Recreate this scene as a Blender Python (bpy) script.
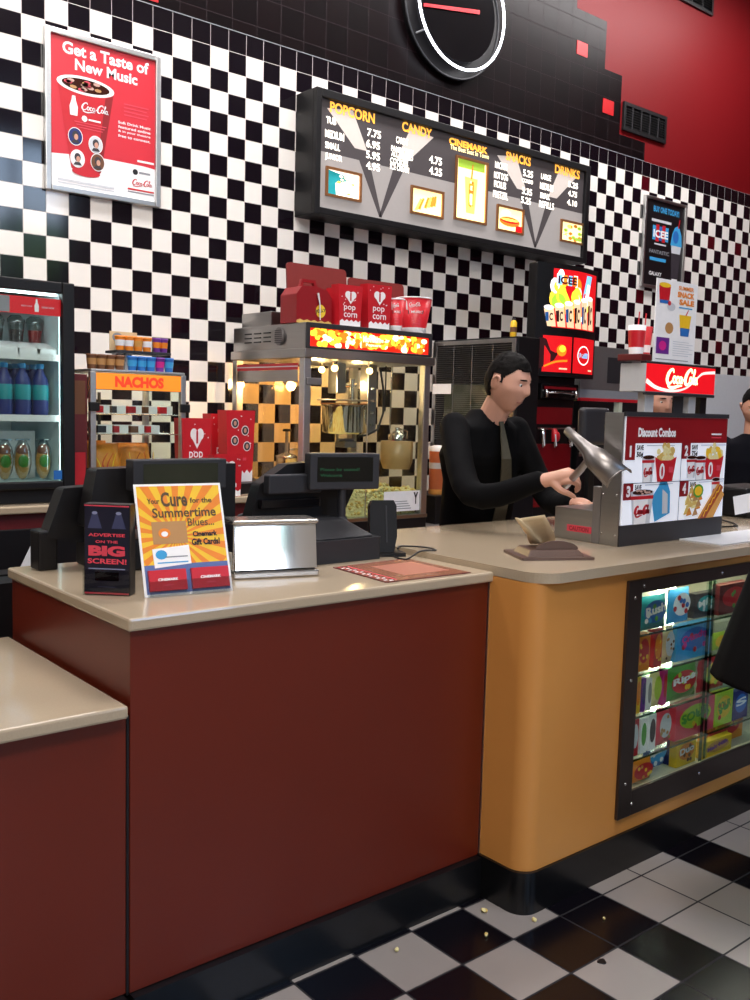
import bpy, bmesh, math, random
from mathutils import Vector, Matrix, noise
random.seed(7)
scene = bpy.context.scene
for o in list(bpy.data.objects): bpy.data.objects.remove(o)
COL = scene.collection

# ------------------------------------------------------------------ camera
H = 1.4772; FPX = 946.036; PITCH = .0961; ROLL = .0264; YAW = .6946
FW = Vector((math.sin(YAW)*math.cos(PITCH), math.cos(YAW)*math.cos(PITCH), -math.sin(PITCH)))
_r = Vector((math.cos(YAW), -math.sin(YAW), 0)); _u = _r.cross(FW)
RT = _r*math.cos(ROLL) + _u*math.sin(ROLL); UP = -_r*math.sin(ROLL) + _u*math.cos(ROLL)
CAM = Vector((0, 0, H))
cd = bpy.data.cameras.new('camera'); cam = bpy.data.objects.new('camera', cd); COL.objects.link(cam)
cd.sensor_fit = 'VERTICAL'; cd.sensor_height = 24; cd.lens = FPX/1000*24; cd.clip_start = .02
cam.matrix_world = Matrix(((RT.x, UP.x, -FW.x, 0), (RT.y, UP.y, -FW.y, 0), (RT.z, UP.z, -FW.z, H), (0, 0, 0, 1)))
scene.camera = cam

# ------------------------------------------------------------------ world, lights, exposure
scene.view_settings.view_transform = 'Standard'; scene.view_settings.look = 'None'
scene.view_settings.gamma = 1; scene.view_settings.use_curve_mapping = False
scene.view_settings.exposure = 0.0
w = bpy.data.worlds.new('sky'); scene.world = w; w.use_nodes = True
nt = w.node_tree; bg = nt.nodes['Background']
sky = nt.nodes.new('ShaderNodeTexSky'); sky.sky_type = 'PREETHAM'; sky.turbidity = 3.5
sky.sun_direction = (0.3, 0.6, 0.75)
nt.links.new(sky.outputs[0], bg.inputs[0]); bg.inputs[1].default_value = 17.0
def area(name, loc, rot, sx, sy, power, col=(1, 1, 1), portal=False, spread=None):
    l = bpy.data.lights.new(name, 'AREA'); l.shape = 'RECTANGLE'; l.size = sx; l.size_y = sy
    l.energy = power; l.color = col
    if portal: l.cycles.is_portal = True
    if spread: l.spread = spread
    o = bpy.data.objects.new(name, l); COL.objects.link(o); o.location = loc; o.rotation_euler = rot
    return o
R = math.radians
# unseen ceiling area lights added over aisle and lobby, tilted towards the tiled wall
area('aisle_light', (3.8, 3.55, 4.95), (R(8), 0, 0), 8.0, .5, 255, (1, .955, .95))
area('counter_light', (2.2, 1.0, 5.1), (R(18), 0, 0), 1.2, 1.2, 110, (1, .93, .88))
area('lobby_light', (-1.2, -0.9, 5.1), (R(20), 0, R(-20)), 2.6, 1.4, 260, (1, .95, .9))
WIN = (.95, 1.85)
area('window_portal', (4.3, -3.45, 3.85), (R(90), 0, 0), 1.4, 1.9, 1, portal=True)
area('window_portal', (WIN[0], -3.45, WIN[1]), (R(90), 0, 0), 1.5, 1.7, 1, portal=True)

# ------------------------------------------------------------------ measuring helpers: a photo pixel met with a plane of the room
def ray(x, y): return FW*FPX + RT*(x-375) - UP*(y-500)
def at(x, y, ax, v):
    d = ray(x, y); return CAM + d*((v-CAM['XYZ'.index(ax)])/d['XYZ'.index(ax)])
def aty(x, y, Y): return at(x, y, 'Y', Y)
def atz(x, y, Z): return at(x, y, 'Z', Z)
def atx(x, y, X): return at(x, y, 'X', X)

# ------------------------------------------------------------------ materials
def lin(c):
    if isinstance(c, str):
        c = [int(c[i:i+2], 16)/255 for i in (0, 2, 4)]
    return tuple((v/12.92 if v <= .04045 else ((v+.055)/1.055)**2.4) for v in c[:3]) + (1,)
MATS = {}
def mat(name, col, rough=.5, metal=0, noise_=.06, scale=40, bump=0, emit=None, strength=0, spec=.5, coat=0, alpha=1, trans=0):
    if name in MATS: return MATS[name]
    m = bpy.data.materials.new(name); m.use_nodes = True; MATS[name] = m
    n = m.node_tree; p = n.nodes['Principled BSDF']; L = n.links
    c = lin(col)
    tc = n.nodes.new('ShaderNodeTexCoord'); nz = n.nodes.new('ShaderNodeTexNoise'); nz.inputs['Scale'].default_value = scale
    nz.inputs['Detail'].default_value = 4
    L.new(tc.outputs['Object'], nz.inputs['Vector'])
    mx = n.nodes.new('ShaderNodeMix'); mx.data_type = 'RGBA'
    mx.inputs[6].default_value = tuple(v*(1-noise_) for v in c[:3]) + (1,)
    mx.inputs[7].default_value = tuple(min(1, v*(1+noise_)) for v in c[:3]) + (1,)
    L.new(nz.outputs[0], mx.inputs[0]); L.new(mx.outputs[2], p.inputs['Base Color'])
    p.inputs['Roughness'].default_value = rough; p.inputs['Metallic'].default_value = metal
    p.inputs['Specular IOR Level'].default_value = spec; p.inputs['Coat Weight'].default_value = coat
    p.inputs['Alpha'].default_value = alpha; p.inputs['Transmission Weight'].default_value = trans
    if bump:
        b = n.nodes.new('ShaderNodeBump'); b.inputs['Strength'].default_value = bump; b.inputs['Distance'].default_value = .004
        L.new(nz.outputs[0], b.inputs['Height']); L.new(b.outputs[0], p.inputs['Normal'])
    if emit:
        p.inputs['Emission Color'].default_value = lin(emit); p.inputs['Emission Strength'].default_value = strength
    return m
def emat(name, col, strength):
    return mat(name, col, .4, emit=col, strength=strength)
def glass(name, tint='ffffff', refl=.12, rough=.0):
    m = bpy.data.materials.new(name); m.use_nodes = True; MATS[name] = m
    n = m.node_tree; n.nodes.clear(); L = n.links
    out = n.nodes.new('ShaderNodeOutputMaterial'); t = n.nodes.new('ShaderNodeBsdfTransparent'); g = n.nodes.new('ShaderNodeBsdfGlossy')
    t.inputs[0].default_value = lin(tint); g.inputs['Roughness'].default_value = rough
    geo = n.nodes.new('ShaderNodeNewGeometry'); dt = n.nodes.new('ShaderNodeVectorMath'); dt.operation = 'DOT_PRODUCT'
    L.new(geo.outputs['Normal'], dt.inputs[0]); L.new(geo.outputs['Incoming'], dt.inputs[1])
    def M(op, a, b=None):
        q = n.nodes.new('ShaderNodeMath'); q.operation = op; q.use_clamp = True
        for i, v in enumerate((a, b)):
            if v is None: continue
            if isinstance(v, (int, float)): q.inputs[i].default_value = v
            else: L.new(v, q.inputs[i])
        return q.outputs[0]
    sch = M('MULTIPLY', M('ADD', M('POWER', M('SUBTRACT', 1, M('ABSOLUTE', dt.outputs['Value'])), 5), .04), refl/.16)
    mx = n.nodes.new('ShaderNodeMixShader'); L.new(sch, mx.inputs[0])
    L.new(t.outputs[0], mx.inputs[1]); L.new(g.outputs[0], mx.inputs[2]); L.new(mx.outputs[0], out.inputs[0])
    return m
def checker(name, s, org, ca, cb, axes=('X', 'Z'), grout=None, gw=.02, rough=.15, phase=0, bump=.3, accent=None, spec=.5, vary=0, stripe=False):
    """tiles of size s (m) laid on a grid through org; ca / cb alternate; grout lines of width gw (fraction)"""
    m = bpy.data.materials.new(name); m.use_nodes = True; MATS[name] = m
    n = m.node_tree; p = n.nodes['Principled BSDF']; L = n.links
    def N(t, **k):
        q = n.nodes.new(t)
        for a, b in k.items(): setattr(q, a, b)
        return q
    def M(op, a, b=None, clamp=False):
        q = N('ShaderNodeMath', operation=op, use_clamp=clamp)
        for i, v in enumerate((a, b)):
            if v is None: continue
            if isinstance(v, (int, float)): q.inputs[i].default_value = v
            else: L.new(v, q.inputs[i])
        return q.outputs[0]
    geo = N('ShaderNodeNewGeometry'); sp = N('ShaderNodeSeparateXYZ'); L.new(geo.outputs['Position'], sp.inputs[0])
    a = M('DIVIDE', M('SUBTRACT', sp.outputs[axes[0]], org[0]), s); b = M('DIVIDE', M('SUBTRACT', sp.outputs[axes[1]], org[1]), s)
    fa = M('FLOOR', a); fb = M('FLOOR', b); par = M('FLOORED_MODULO', M('ADD', M('ADD', fa, fb), phase), 2)
    if stripe:   # past the counter corner the checks turn into bands: one dark row, two light
        hi = M('GREATER_THAN', fa, .5); dk = M('COMPARE', M('FLOORED_MODULO', fa, 3), 1)
        par = M('ADD', M('MULTIPLY', hi, dk), M('MULTIPLY', M('SUBTRACT', 1, hi), par))
    mx = N('ShaderNodeMix', data_type='RGBA'); L.new(par, mx.inputs[0]); mx.inputs[6].default_value = lin(ca); mx.inputs[7].default_value = lin(cb)
    colr = mx.outputs[2]
    cv = N('ShaderNodeCombineXYZ'); L.new(fa, cv.inputs[0]); L.new(fb, cv.inputs[1])
    wn = N('ShaderNodeTexWhiteNoise', noise_dimensions='2D'); L.new(cv.outputs[0], wn.inputs['Vector'])
    if vary:
        nz = N('ShaderNodeTexNoise'); nz.inputs['Scale'].default_value = 6; nz.inputs['Detail'].default_value = 6
        L.new(geo.outputs['Position'], nz.inputs['Vector'])
        v = M('ADD', 1-vary, M('MULTIPLY', M('ADD', wn.outputs['Value'], nz.outputs[0]), vary))
        mm = N('ShaderNodeMix', data_type='RGBA', blend_type='MULTIPLY'); mm.inputs[0].default_value = 1
        cc = N('ShaderNodeCombineColor')
        for i in range(3): L.new(v, cc.inputs[i])
        L.new(colr, mm.inputs[6]); L.new(cc.outputs[0], mm.inputs[7]); colr = mm.outputs[2]
    if accent:   # a few black tiles glazed dark red
        g = M('MULTIPLY', M('GREATER_THAN', wn.outputs['Value'], accent[1]), M('MULTIPLY', par, M('GREATER_THAN', sp.outputs[axes[0]], accent[2])))
        m2 = N('ShaderNodeMix', data_type='RGBA'); L.new(g, m2.inputs[0]); L.new(colr, m2.inputs[6]); m2.inputs[7].default_value = lin(accent[0]); colr = m2.outputs[2]
    if grout:
        ea = M('ABSOLUTE', M('SUBTRACT', M('FRACT', a), .5)); eb = M('ABSOLUTE', M('SUBTRACT', M('FRACT', b), .5))
        e = M('GREATER_THAN', M('MAXIMUM', ea, eb), .5-gw/2)
        m3 = N('ShaderNodeMix', data_type='RGBA'); L.new(e, m3.inputs[0]); L.new(colr, m3.inputs[6]); m3.inputs[7].default_value = lin(grout)
        colr = m3.outputs[2]
        rr = N('ShaderNodeMix', data_type='FLOAT'); L.new(e, rr.inputs[0]); rr.inputs[2].default_value = rough; rr.inputs[3].default_value = .8
        L.new(rr.outputs[0], p.inputs['Roughness'])
        bp = N('ShaderNodeBump'); bp.inputs['Strength'].default_value = bump; bp.inputs['Distance'].default_value = .002
        L.new(M('SUBTRACT', 1, e), bp.inputs['Height']); L.new(bp.outputs[0], p.inputs['Normal'])
    else: p.inputs['Roughness'].default_value = rough
    p.inputs['Specular IOR Level'].default_value = spec
    L.new(colr, p.inputs['Base Color'])
    return m

def steelmat(name, col, rough=.3):
    m = mat(name, col, rough, 1, .08, 6)
    n = m.node_tree; tc = n.nodes['Texture Coordinate']; nz = n.nodes['Noise Texture']
    mp = n.nodes.new('ShaderNodeMapping'); mp.inputs['Scale'].default_value = (1, 1, 14)
    n.links.new(tc.outputs['Object'], mp.inputs[0]); n.links.new(mp.outputs[0], nz.inputs['Vector'])
    return m

# ------------------------------------------------------------------ mesh builder
class MB:
    def __init__(s): s.v = []; s.f = []; s.m = []; s.sm = []; s.T = None
    def add(s, verts, faces, m, smooth=False):
        b = len(s.v)
        for p in verts:
            p = Vector(p)
            s.v.append(s.T @ p if s.T else p)
        for f in faces: s.f.append([b+i for i in f]); s.m.append(m); s.sm.append(smooth)
        return s
    def box(s, x0, x1, y0, y1, z0, z1, m):
        v = [(x, y, z) for z in (z0, z1) for y in (y0, y1) for x in (x0, x1)]
        return s.add(v, [(0, 2, 3, 1), (4, 5, 7, 6), (0, 1, 5, 4), (2, 6, 7, 3), (0, 4, 6, 2), (1, 3, 7, 5)], m)
    def prism(s, pts, ext, m, smooth=False, caps=True):
        n = len(pts); e = Vector(ext); v = [Vector(p) for p in pts] + [Vector(p)+e for p in pts]
        f = [(i, (i+1) % n, n+(i+1) % n, n+i) for i in range(n)]
        s.add(v, f, m, smooth)
        if caps: s.add(v, [tuple(range(n-1, -1, -1)), tuple(range(n, 2*n))], m)
        return s
    def tube(s, pts, r, m, n=10, caps=True, smooth=True, ell=1, closed=False):
        pts = [Vector(p) for p in pts]; k = len(pts); rs = r if isinstance(r, (list, tuple)) else [r]*k
        vs = []; N0 = None
        for i, p in enumerate(pts):
            if closed: t = pts[(i+1) % k]-pts[i-1]
            else: t = pts[min(i+1, k-1)]-pts[max(i-1, 0)]
            if t.length < 1e-9: t = Vector((0, 0, 1))
            t.normalize()
            if N0 is None:
                N0 = t.orthogonal().normalized() if abs(t.z) > .9 else t.cross(Vector((0, 0, 1))).normalized()
            N0 = (N0 - t*N0.dot(t)).normalized(); B = t.cross(N0)
            for j in range(n):
                a = 2*math.pi*j/n; vs.append(p + N0*math.cos(a)*rs[i] + B*math.sin(a)*rs[i]*ell)
        f = [(i*n+j, i*n+(j+1) % n, (i+1)*n+(j+1) % n, (i+1)*n+j) for i in range(k-1) for j in range(n)]
        if closed: f += [((k-1)*n+j, (k-1)*n+(j+1) % n, (j+1) % n, j) for j in range(n)]
        s.add(vs, f, m, smooth)
        if caps and not closed: s.add(vs, [tuple(range(n-1, -1, -1)), tuple((k-1)*n+j for j in range(n))], m)
        return s
    def lathe(s, prof, c, m, n=24, smooth=True, arc=None, cap=True):
        """prof: (radius, z) list, about a vertical axis through c"""
        c = Vector(c); k = len(prof); vs = [c+Vector((r*math.cos(2*math.pi*j/n), r*math.sin(2*math.pi*j/n), z)) for r, z in prof for j in range(n)]
        f = [(i*n+j, i*n+(j+1) % n, (i+1)*n+(j+1) % n, (i+1)*n+j) for i in range(k-1) for j in range(n)]
        s.add(vs, f, m, smooth)
        if cap: s.add(vs, [tuple(range(n-1, -1, -1)), tuple((k-1)*n+j for j in range(n))], m)
        return s
    def ball(s, c, r, m, n=10, sc=(1, 1, 1)):
        c = Vector(c); vs = [c+Vector((0, 0, -r*sc[2]))]; K = n//2+1
        for i in range(1, K):
            th = math.pi*i/K
            for j in range(n):
                a = 2*math.pi*j/n; vs.append(c+Vector((r*sc[0]*math.sin(th)*math.cos(a), r*sc[1]*math.sin(th)*math.sin(a), -r*sc[2]*math.cos(th))))
        vs.append(c+Vector((0, 0, r*sc[2]))); e = len(vs)-1
        f = [(0, 1+(j+1) % n, 1+j) for j in range(n)]
        f += [(1+i*n+j, 1+i*n+(j+1) % n, 1+(i+1)*n+(j+1) % n, 1+(i+1)*n+j) for i in range(K-2) for j in range(n)]
        f += [(e, 1+(K-2)*n+j, 1+(K-2)*n+(j+1) % n) for j in range(n)]
        return s.add(vs, f, m, True)
    def mesh(s, name):
        me = bpy.data.meshes.new(name); me.from_pydata([tuple(v) for v in s.v], [], s.f)
        names = []
        for m in s.m:
            if m not in names: names.append(m)
        for nm in names: me.materials.append(MATS[nm])
        me.polygons.foreach_set('material_index', [names.index(m) for m in s.m])
        me.polygons.foreach_set('use_smooth', s.sm); me.update(); return me
    def build(s, name, parent=None, bevel=0, seg=2, fixn=False, label=None):
        if parent is not None:
            M = wm(parent).inverted(); s.v = [M @ v for v in s.v]
        me = s.mesh(name)
        if fixn:
            b = bmesh.new(); b.from_mesh(me); bmesh.ops.recalc_face_normals(b, faces=b.faces); b.to_mesh(me); b.free()
        o = bpy.data.objects.new(name, me); COL.objects.link(o)
        if parent is not None: o.parent = parent
        if bevel:
            md = o.modifiers.new('bevel', 'BEVEL'); md.width = bevel; md.segments = seg; md.limit_method = 'ANGLE'; md.harden_normals = False
        if label: o['label'] = label
        return o
def wm(o):
    M = Matrix.Translation(o.location) @ o.rotation_euler.to_matrix().to_4x4()
    return wm(o.parent) @ M if o.parent else M
def tag(o, label=None, cat=None, group=None, kind=None):
    for k, v in (('label', label), ('category', cat), ('group', group), ('kind', kind)):
        if v: o[k] = v
    return o
def thing(name, loc, label, cat, group=None, rz=0):
    o = bpy.data.objects.new(name, None); COL.objects.link(o); o.location = loc; o.rotation_euler = (0, 0, rz); o.empty_display_size = .05
    return tag(o, label, cat, group)
def solo(mb, name, loc, label, cat, group=None, bevel=0, rz=0, fixn=False):
    """a thing that is one mesh, its origin at loc; mb is in world coordinates"""
    M = (Matrix.Translation(loc) @ Matrix.Rotation(rz, 4, 'Z')).inverted(); mb.v = [M @ v for v in mb.v]
    o = mb.build(name, None, bevel, fixn=fixn); o.location = loc; o.rotation_euler = (0, 0, rz)
    return tag(o, label, cat, group)
def copy_tree(o, parent=None):
    c = o.copy(); COL.objects.link(c)
    if parent: c.parent = parent
    for ch in [x for x in bpy.data.objects if x.parent == o]: copy_tree(ch, c)
    return c
def clone(o, loc, label, rz=None, group=None):
    c = copy_tree(o); c.location = loc
    if rz is not None: c.rotation_euler = (0, 0, rz)
    c['label'] = label
    if group: c['group'] = group
    return c
def struct(mb, name, bevel=0, fixn=False):
    return tag(mb.build(name, None, bevel, fixn=fixn), kind='structure')

# ------------------------------------------------------------------ lettering and flat print
_G = {}
def glyphs(t, bold=0, shear=0):
    k = (t, bold, shear)
    if k in _G: return _G[k]
    c = bpy.data.curves.new('type', 'FONT'); c.body = t; c.size = 1; c.offset = bold; c.shear = shear; c.resolution_u = 3; c.space_line = .95
    c.align_x = 'CENTER'
    o = bpy.data.objects.new('type', c); COL.objects.link(o); bpy.context.view_layer.update()
    me = bpy.data.meshes.new_from_object(o.evaluated_get(bpy.context.evaluated_depsgraph_get()))
    v = [p.co.copy() for p in me.vertices]; f = [tuple(p.vertices) for p in me.polygons]
    bpy.data.objects.remove(o); bpy.data.curves.remove(c); bpy.data.meshes.remove(me)
    _G[k] = (v, f); return _G[k]
class Sheet:
    """a flat printed face: origin O, U to the right, V up, N out of the face (metres)"""
    def __init__(s, O, U, V, mb=None, ly=.0006):
        s.O = Vector(O); s.U = Vector(U).normalized(); s.V = Vector(V).normalized(); s.N = s.U.cross(s.V); s.mb = mb or MB(); s.ly = ly
    def P(s, u, v, d=0): return s.O + s.U*u + s.V*v + s.N*(d*s.ly)
    def uv(s, x, y):
        d = ray(x, y); t = (s.O-CAM).dot(s.N)/d.dot(s.N); p = CAM+d*t-s.O
        return (p.dot(s.U), p.dot(s.V))
    def poly(s, pts, m, d=1): s.mb.add([s.P(u, v, d) for u, v in pts], [tuple(range(len(pts)))], m)
    def rect(s, u0, u1, v0, v1, m, d=1): s.poly([(u0, v0), (u1, v0), (u1, v1), (u0, v1)], m, d)
    def ell(s, u, v, ru, rv, m, d=1, n=24, a0=0, a1=360):
        k = n+1 if a1-a0 < 360 else n
        s.poly([(u+ru*math.cos(R(a0+(a1-a0)*i/n)), v+rv*math.sin(R(a0+(a1-a0)*i/n))) for i in range(k)], m, d)
    def text(s, t, u0, u1, v0, v1, m, d=2, bold=.02, shear=0, rot=0):
        vs, f = glyphs(t, bold, shear)
        if not vs: return
        xs = [p.x for p in vs]; ys = [p.y for p in vs]; a, b, c, e = min(xs), max(xs), min(ys), max(ys)
        cu, cv = (u0+u1)/2, (v0+v1)/2; out = []
        for p in vs:
            x = (p.x-a)/(b-a)*(u1-u0)-(u1-u0)/2; y = (p.y-c)/(e-c)*(v1-v0)-(v1-v0)/2
            out.append(s.P(cu+x*math.cos(rot)-y*math.sin(rot), cv+x*math.sin(rot)+y*math.cos(rot), d))
        s.mb.add(out, f, m)
    def stroke(s, pts, w, m, d=2, sub=5):
        """a brush stroke along points, w = width or list of widths"""
        n = len(pts); ws = w if isinstance(w, (list, tuple)) else [w]*n; P = []; W = []
        g = lambda a, i: a[max(0, min(n-1, i))]
        for i in range(n-1):
            for k in range(sub):
                t = k/sub; q = []
                for ax in (0, 1):
                    p0, p1, p2, p3 = (g(pts, i+j)[ax] for j in (-1, 0, 1, 2))
                    q.append(.5*(2*p1+(p2-p0)*t+(2*p0-5*p1+4*p2-p3)*t*t+(3*p1-p0-3*p2+p3)*t**3))
                P.append(q); W.append(ws[i]*(1-t)+ws[i+1]*t)
        P.append(list(pts[-1])); W.append(ws[-1]); L = []; Rr = []
        for i, p in enumerate(P):
            a, b = P[max(0, i-1)], P[min(len(P)-1, i+1)]; dx, dy = b[0]-a[0], b[1]-a[1]; l = math.hypot(dx, dy) or 1
            L.append((p[0]-dy/l*W[i]/2, p[1]+dx/l*W[i]/2)); Rr.append((p[0]+dy/l*W[i]/2, p[1]-dx/l*W[i]/2))
        k = len(P); s.mb.add([s.P(u, v, d) for u, v in L+Rr], [(i, k+i, k+i+1, i+1) for i in range(k-1)], m)
    def script(s, u0, u1, v0, v1, m, d=2, wt=.3):
        """the flowing two-word soft drink signature"""
        X = lambda x: u0+(x/10)*(u1-u0); Y = lambda y: v0+(y/4)*(v1-v0); k = (v1-v0)/4
        def st(pts, w): s.stroke([(X(a), Y(b)) for a, b in pts], [q*k for q in w] if isinstance(w, list) else w*k, m, d)
        T = wt/.3
        st([(2.5, 2.9), (2.3, 3.5), (1.6, 3.4), (.9, 2.6), (.6, 1.6), (.9, .95), (1.6, .95), (2.2, 1.5)], [.2*T, .35*T, .4*T, .6*T, .65*T, .5*T, .3*T, .15*T])
        def o(cx, cy, rx, ry, a0=0, a1=360): st([(cx+rx*math.cos(R(a)), cy+ry*math.sin(R(a))) for a in range(a0, a1+1, 30)], .32*T)
        o(2.75, 1.65, .38, .6); o(3.75, 1.6, .38, .6, 40, 320); o(4.6, 1.6, .35, .55)
        st([(5.05, 2.2), (4.95, 1.3), (5.25, 1.0)], .3*T); st([(5.35, 1.6), (5.85, 1.7)], .3*T)
        st([(8.1, 3.0), (7.9, 3.7), (7.2, 3.6), (6.4, 2.7), (6.05, 1.6), (6.3, .9), (6.9, .9), (7.3, 1.4)], [.2*T, .35*T, .4*T, .6*T, .65*T, .5*T, .3*T, .15*T])
        o(7.75, 1.65, .35, .6)
        st([(8.25, 1.2), (8.6, 2.4), (9.0, 3.5), (8.75, 3.7), (8.55, 2.5), (8.5, 1.3), (8.8, 1.0)], .28*T)
        o(9.25, 1.6, .33, .55); st([(9.65, 2.2), (9.55, 1.3), (9.95, 1.05)], .3*T)
        st([(.9, .95), (1.1, .3), (2.4, .1), (4.0, .45), (5.2, .55)], [.2*T, .35*T, .45*T, .35*T, .1*T])

def frame_of(p, q):  # unit horizontal vector p->q
    d = Vector(q)-Vector(p); d.z = 0; return d.normalized()
# ------------------------------------------------------------------ palette
STEEL = steelmat('brushed_steel', 'a8a6a4', .28); mat('dark_steel', '8e8a8a', .5, .75); steelmat('satin_aluminium', 'c9c9c9', .35)
mat('chrome', 'e0e0e0', .06, 1, .01); mat('black_plastic', '0f0e11', .45, noise_=.15, spec=.35); mat('black_gloss', '0c0b0e', .12)
mat('grey_plastic', '232429', .5); mat('dark_grey', '2a292d', .5); mat('light_grey', 'b9bcc0', .5); mat('white_plastic', 'e9e9ea', .35)
mat('white_paint', 'efece6', .6); mat('white_print', 'f6f6f8', .45); mat('pale_print', 'cfd3da', .5); mat('mid_print', '8d9097', .5)
mat('black_print', '121014', .4); mat('dark_print', '37333a', .45)
mat('coke_red', 'c8202c', .35); mat('poster_red', 'd22e3c', .35, noise_=.08, scale=3); mat('deep_red', '8e0e18', .4); mat('maroon', '5e1518', .45)
mat('rim_red', 'b41a28', .4); mat('tray_red', '7d2a26', .45); mat('pink_red', 'e0495c', .4)
mat('laminate_red', '66200f', .36, noise_=.06, scale=5); mat('laminate_orange', 'd6924a', .33, noise_=.05, scale=7)
mat('toe_black', '0e0e10', .3, noise_=.2); mat('counter_stone', 'b5a48c', .16, noise_=.10, scale=260, coat=.25)
mat('counter_edge', 'b3a592', .3, noise_=.10, scale=260); mat('ply', '6d5a44', .7)
mat('yellow', 'f2d23a', .4); mat('sun_yellow', 'f6c62c', .4); mat('orange', 'ee8a24', .4); mat('green', '4f9e3a', .4); mat('lime', 'b5d334', .4)
mat('blue', '2a6fc0', .4); mat('sky_blue', '3fa2dc', .4); mat('navy', '1f2c70', .4); mat('purple', '6b2f8e', .4); mat('teal', '1b8f97', .4)
mat('brown', '6b4226', .5); mat('tan', 'b98a55', .5); mat('kraft', 'dcc49a', .75, noise_=.08, bump=.2); mat('magenta', 'd2288c', .4)
mat('bun', 'd79a4c', .6, noise_=.2); mat('sausage', 'a9472a', .4); mat('popcorn', 'f3dfa0', .8, noise_=.25, scale=120, bump=.6); mat('popcorn_dark', 'd9b865', .8, noise_=.25, scale=160)
mat('cola', '3a1a10', .15); mat('ice', 'cda79a', .2); mat('chips', 'd98a2a', .5, noise_=.35, scale=30)
mat('skin', 'cd9a84', .5, noise_=.06, scale=30); mat('skin_shade', 'a86a56', .5); mat('hair', '0b0807', .75, spec=.15, noise_=.3, scale=90, bump=.5); mat('hair_dark', '080606', .8, spec=.15)
mat('lips', 'a8645a', .45); mat('eye_white', 'd8d4ce', .2); mat('iris', '2c2018', .2)
mat('shirt_black', '050507', .85, noise_=.3, scale=12, bump=.25, spec=.12); mat('tie_olive', '4a4638', .6, noise_=.3, scale=60); mat('trouser_black', '060608', .85, spec=.12)
mat('cloth_navy', '090a12', .85, spec=.12)
glass('clear_glass', 'f4faf8', .12); glass('tinted_glass', 'd7e6e4', .16); glass('warm_glass', 'f6efe2', .14); glass('green_edge', 'a9cfb8', .3); glass('acrylic', 'eef0f0', .2)
glass('pouch_film', 'dfe6e4', .5, .08)
# ------------------------------------------------------------------ room shell
WY = 4.495; S = .108; GX = 2.342; GZ = 3.4326
checker('wall_tile', S, (GX, GZ), 'f3efe9', '120c14', grout='cfc8c2', gw=.03, rough=.08, phase=0, accent=('4a0a14', .955, 5.2))
# first row over the checks stays black, then larger black tiles
checker('border_tile', S, (GX, GZ), '120d13', '140f15', grout='a59d9c', gw=.03, rough=.1)
checker('upper_tile', .1524, (GX+.04, GZ+.06), '0e080a', '120a0c', grout='2c2226', gw=.02, rough=.3, spec=.12)
checker('lobby_floor', .2032, (1.949, 1.4746), '98918d', '0c0a10', axes=('X', 'Y'), grout='17151a', gw=.03, rough=.22, phase=1, stripe=True, vary=.12, bump=.4)
mat('wall_red', '6e0910', .5, noise_=.06, scale=2, spec=.25); mat('wall_grey', 'd2d5da', .6); mat('plaster', 'cfc8bd', .8); mat('ceiling_tile', 'd9d6d0', .9)
mat('accent_tile', 'b50c16', .4); mat('aisle_floor', '5a2a22', .6)

def wp(x, y): p = aty(x, y, WY); return (p.x, p.z)
b = MB()
def wf(pts, m): b.add([(x, WY, z) for x, z in pts], [tuple(range(len(pts)))[::1]], m)
XL, XR, ZC = -8.0, 10.5, 5.2
wf([(XL, 0), (XR, 0), (XR, GZ-S), (XL, GZ-S)], 'wall_tile')
wf([(XL, GZ-S), (XR, GZ-S), (XR, GZ), (XL, GZ)], 'border_tile')
st = [(5.475, ZC), (5.475, 4.32), (5.82, 4.32), (5.82, 3.99), (6.03, 3.99), (6.03, 3.57), (6.357, 3.57), (6.357, GZ)]
wf([(XL, GZ), (6.357, GZ)] + st[::-1][1:] + [(XL, ZC)], 'upper_tile')
wf([(6.357, GZ), (XR, GZ), (XR, ZC)] + st[:-1], 'wall_red')
wf([(XL, 0), (XL, ZC), (XR, ZC), (XR, 0)], 'plaster')
b.v[-4:] = [v+Vector((0, .12, 0)) for v in b.v[-4:]]
struct(b, 'wall_back')
b = MB(); b.box(XL, XR, -3.5, WY, -.06, 0, 'lobby_floor'); struct(b, 'floor')
b = MB(); b.box(XL, XR, -3.6, WY+.1, ZC, ZC+.08, 'ceiling_tile'); struct(b, 'ceiling')
b = MB(); b.box(XL-.1, XL, -3.6, WY+.1, 0, ZC, 'wall_red'); struct(b, 'wall_left')
b = MB(); b.box(XR, XR+.1, -3.6, WY+.1, 0, ZC, 'wall_red'); struct(b, 'wall_right')
# street side of the lobby: a high window at X 3.6-5 and a lower one to its left
WN = ((WIN[0]-.75, WIN[0]+.75, WIN[1]-.85, WIN[1]+.85), (3.6, 5.0, 2.9, 4.8))
b = MB(); xs = [XL]
for x0, x1, z0, z1 in WN: b.box(xs[-1], x0, -3.6, -3.5, 0, ZC, 'plaster'); b.box(x0, x1, -3.6, -3.5, 0, z0, 'plaster'); b.box(x0, x1, -3.6, -3.5, z1, ZC, 'plaster'); xs.append(x1)
b.box(xs[-1], XR, -3.6, -3.5, 0, ZC, 'plaster'); struct(b, 'wall_front')
for k, (x0, x1, z0, z1) in enumerate(WN):
    b = MB()
    for x in (x0+.03, (x0+x1)/2, x1-.03): b.box(x-.03, x+.03, -3.58, -3.5, z0, z1, 'dark_grey')
    for z in (z0+.03, z1-.03): b.box(x0, x1, -3.575, -3.505, z-.03, z+.03, 'dark_grey')
    struct(b, 'window_%d' % (k+1))
mat('hedge_green', '3f5a2c', .8, noise_=.5, scale=8, bump=.8); mat('paving', '8f8c86', .8)
b = MB(); b.box(-30, 30, -25, -3.7, -.3, -.06, 'paving'); struct(b, 'ground')
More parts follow.
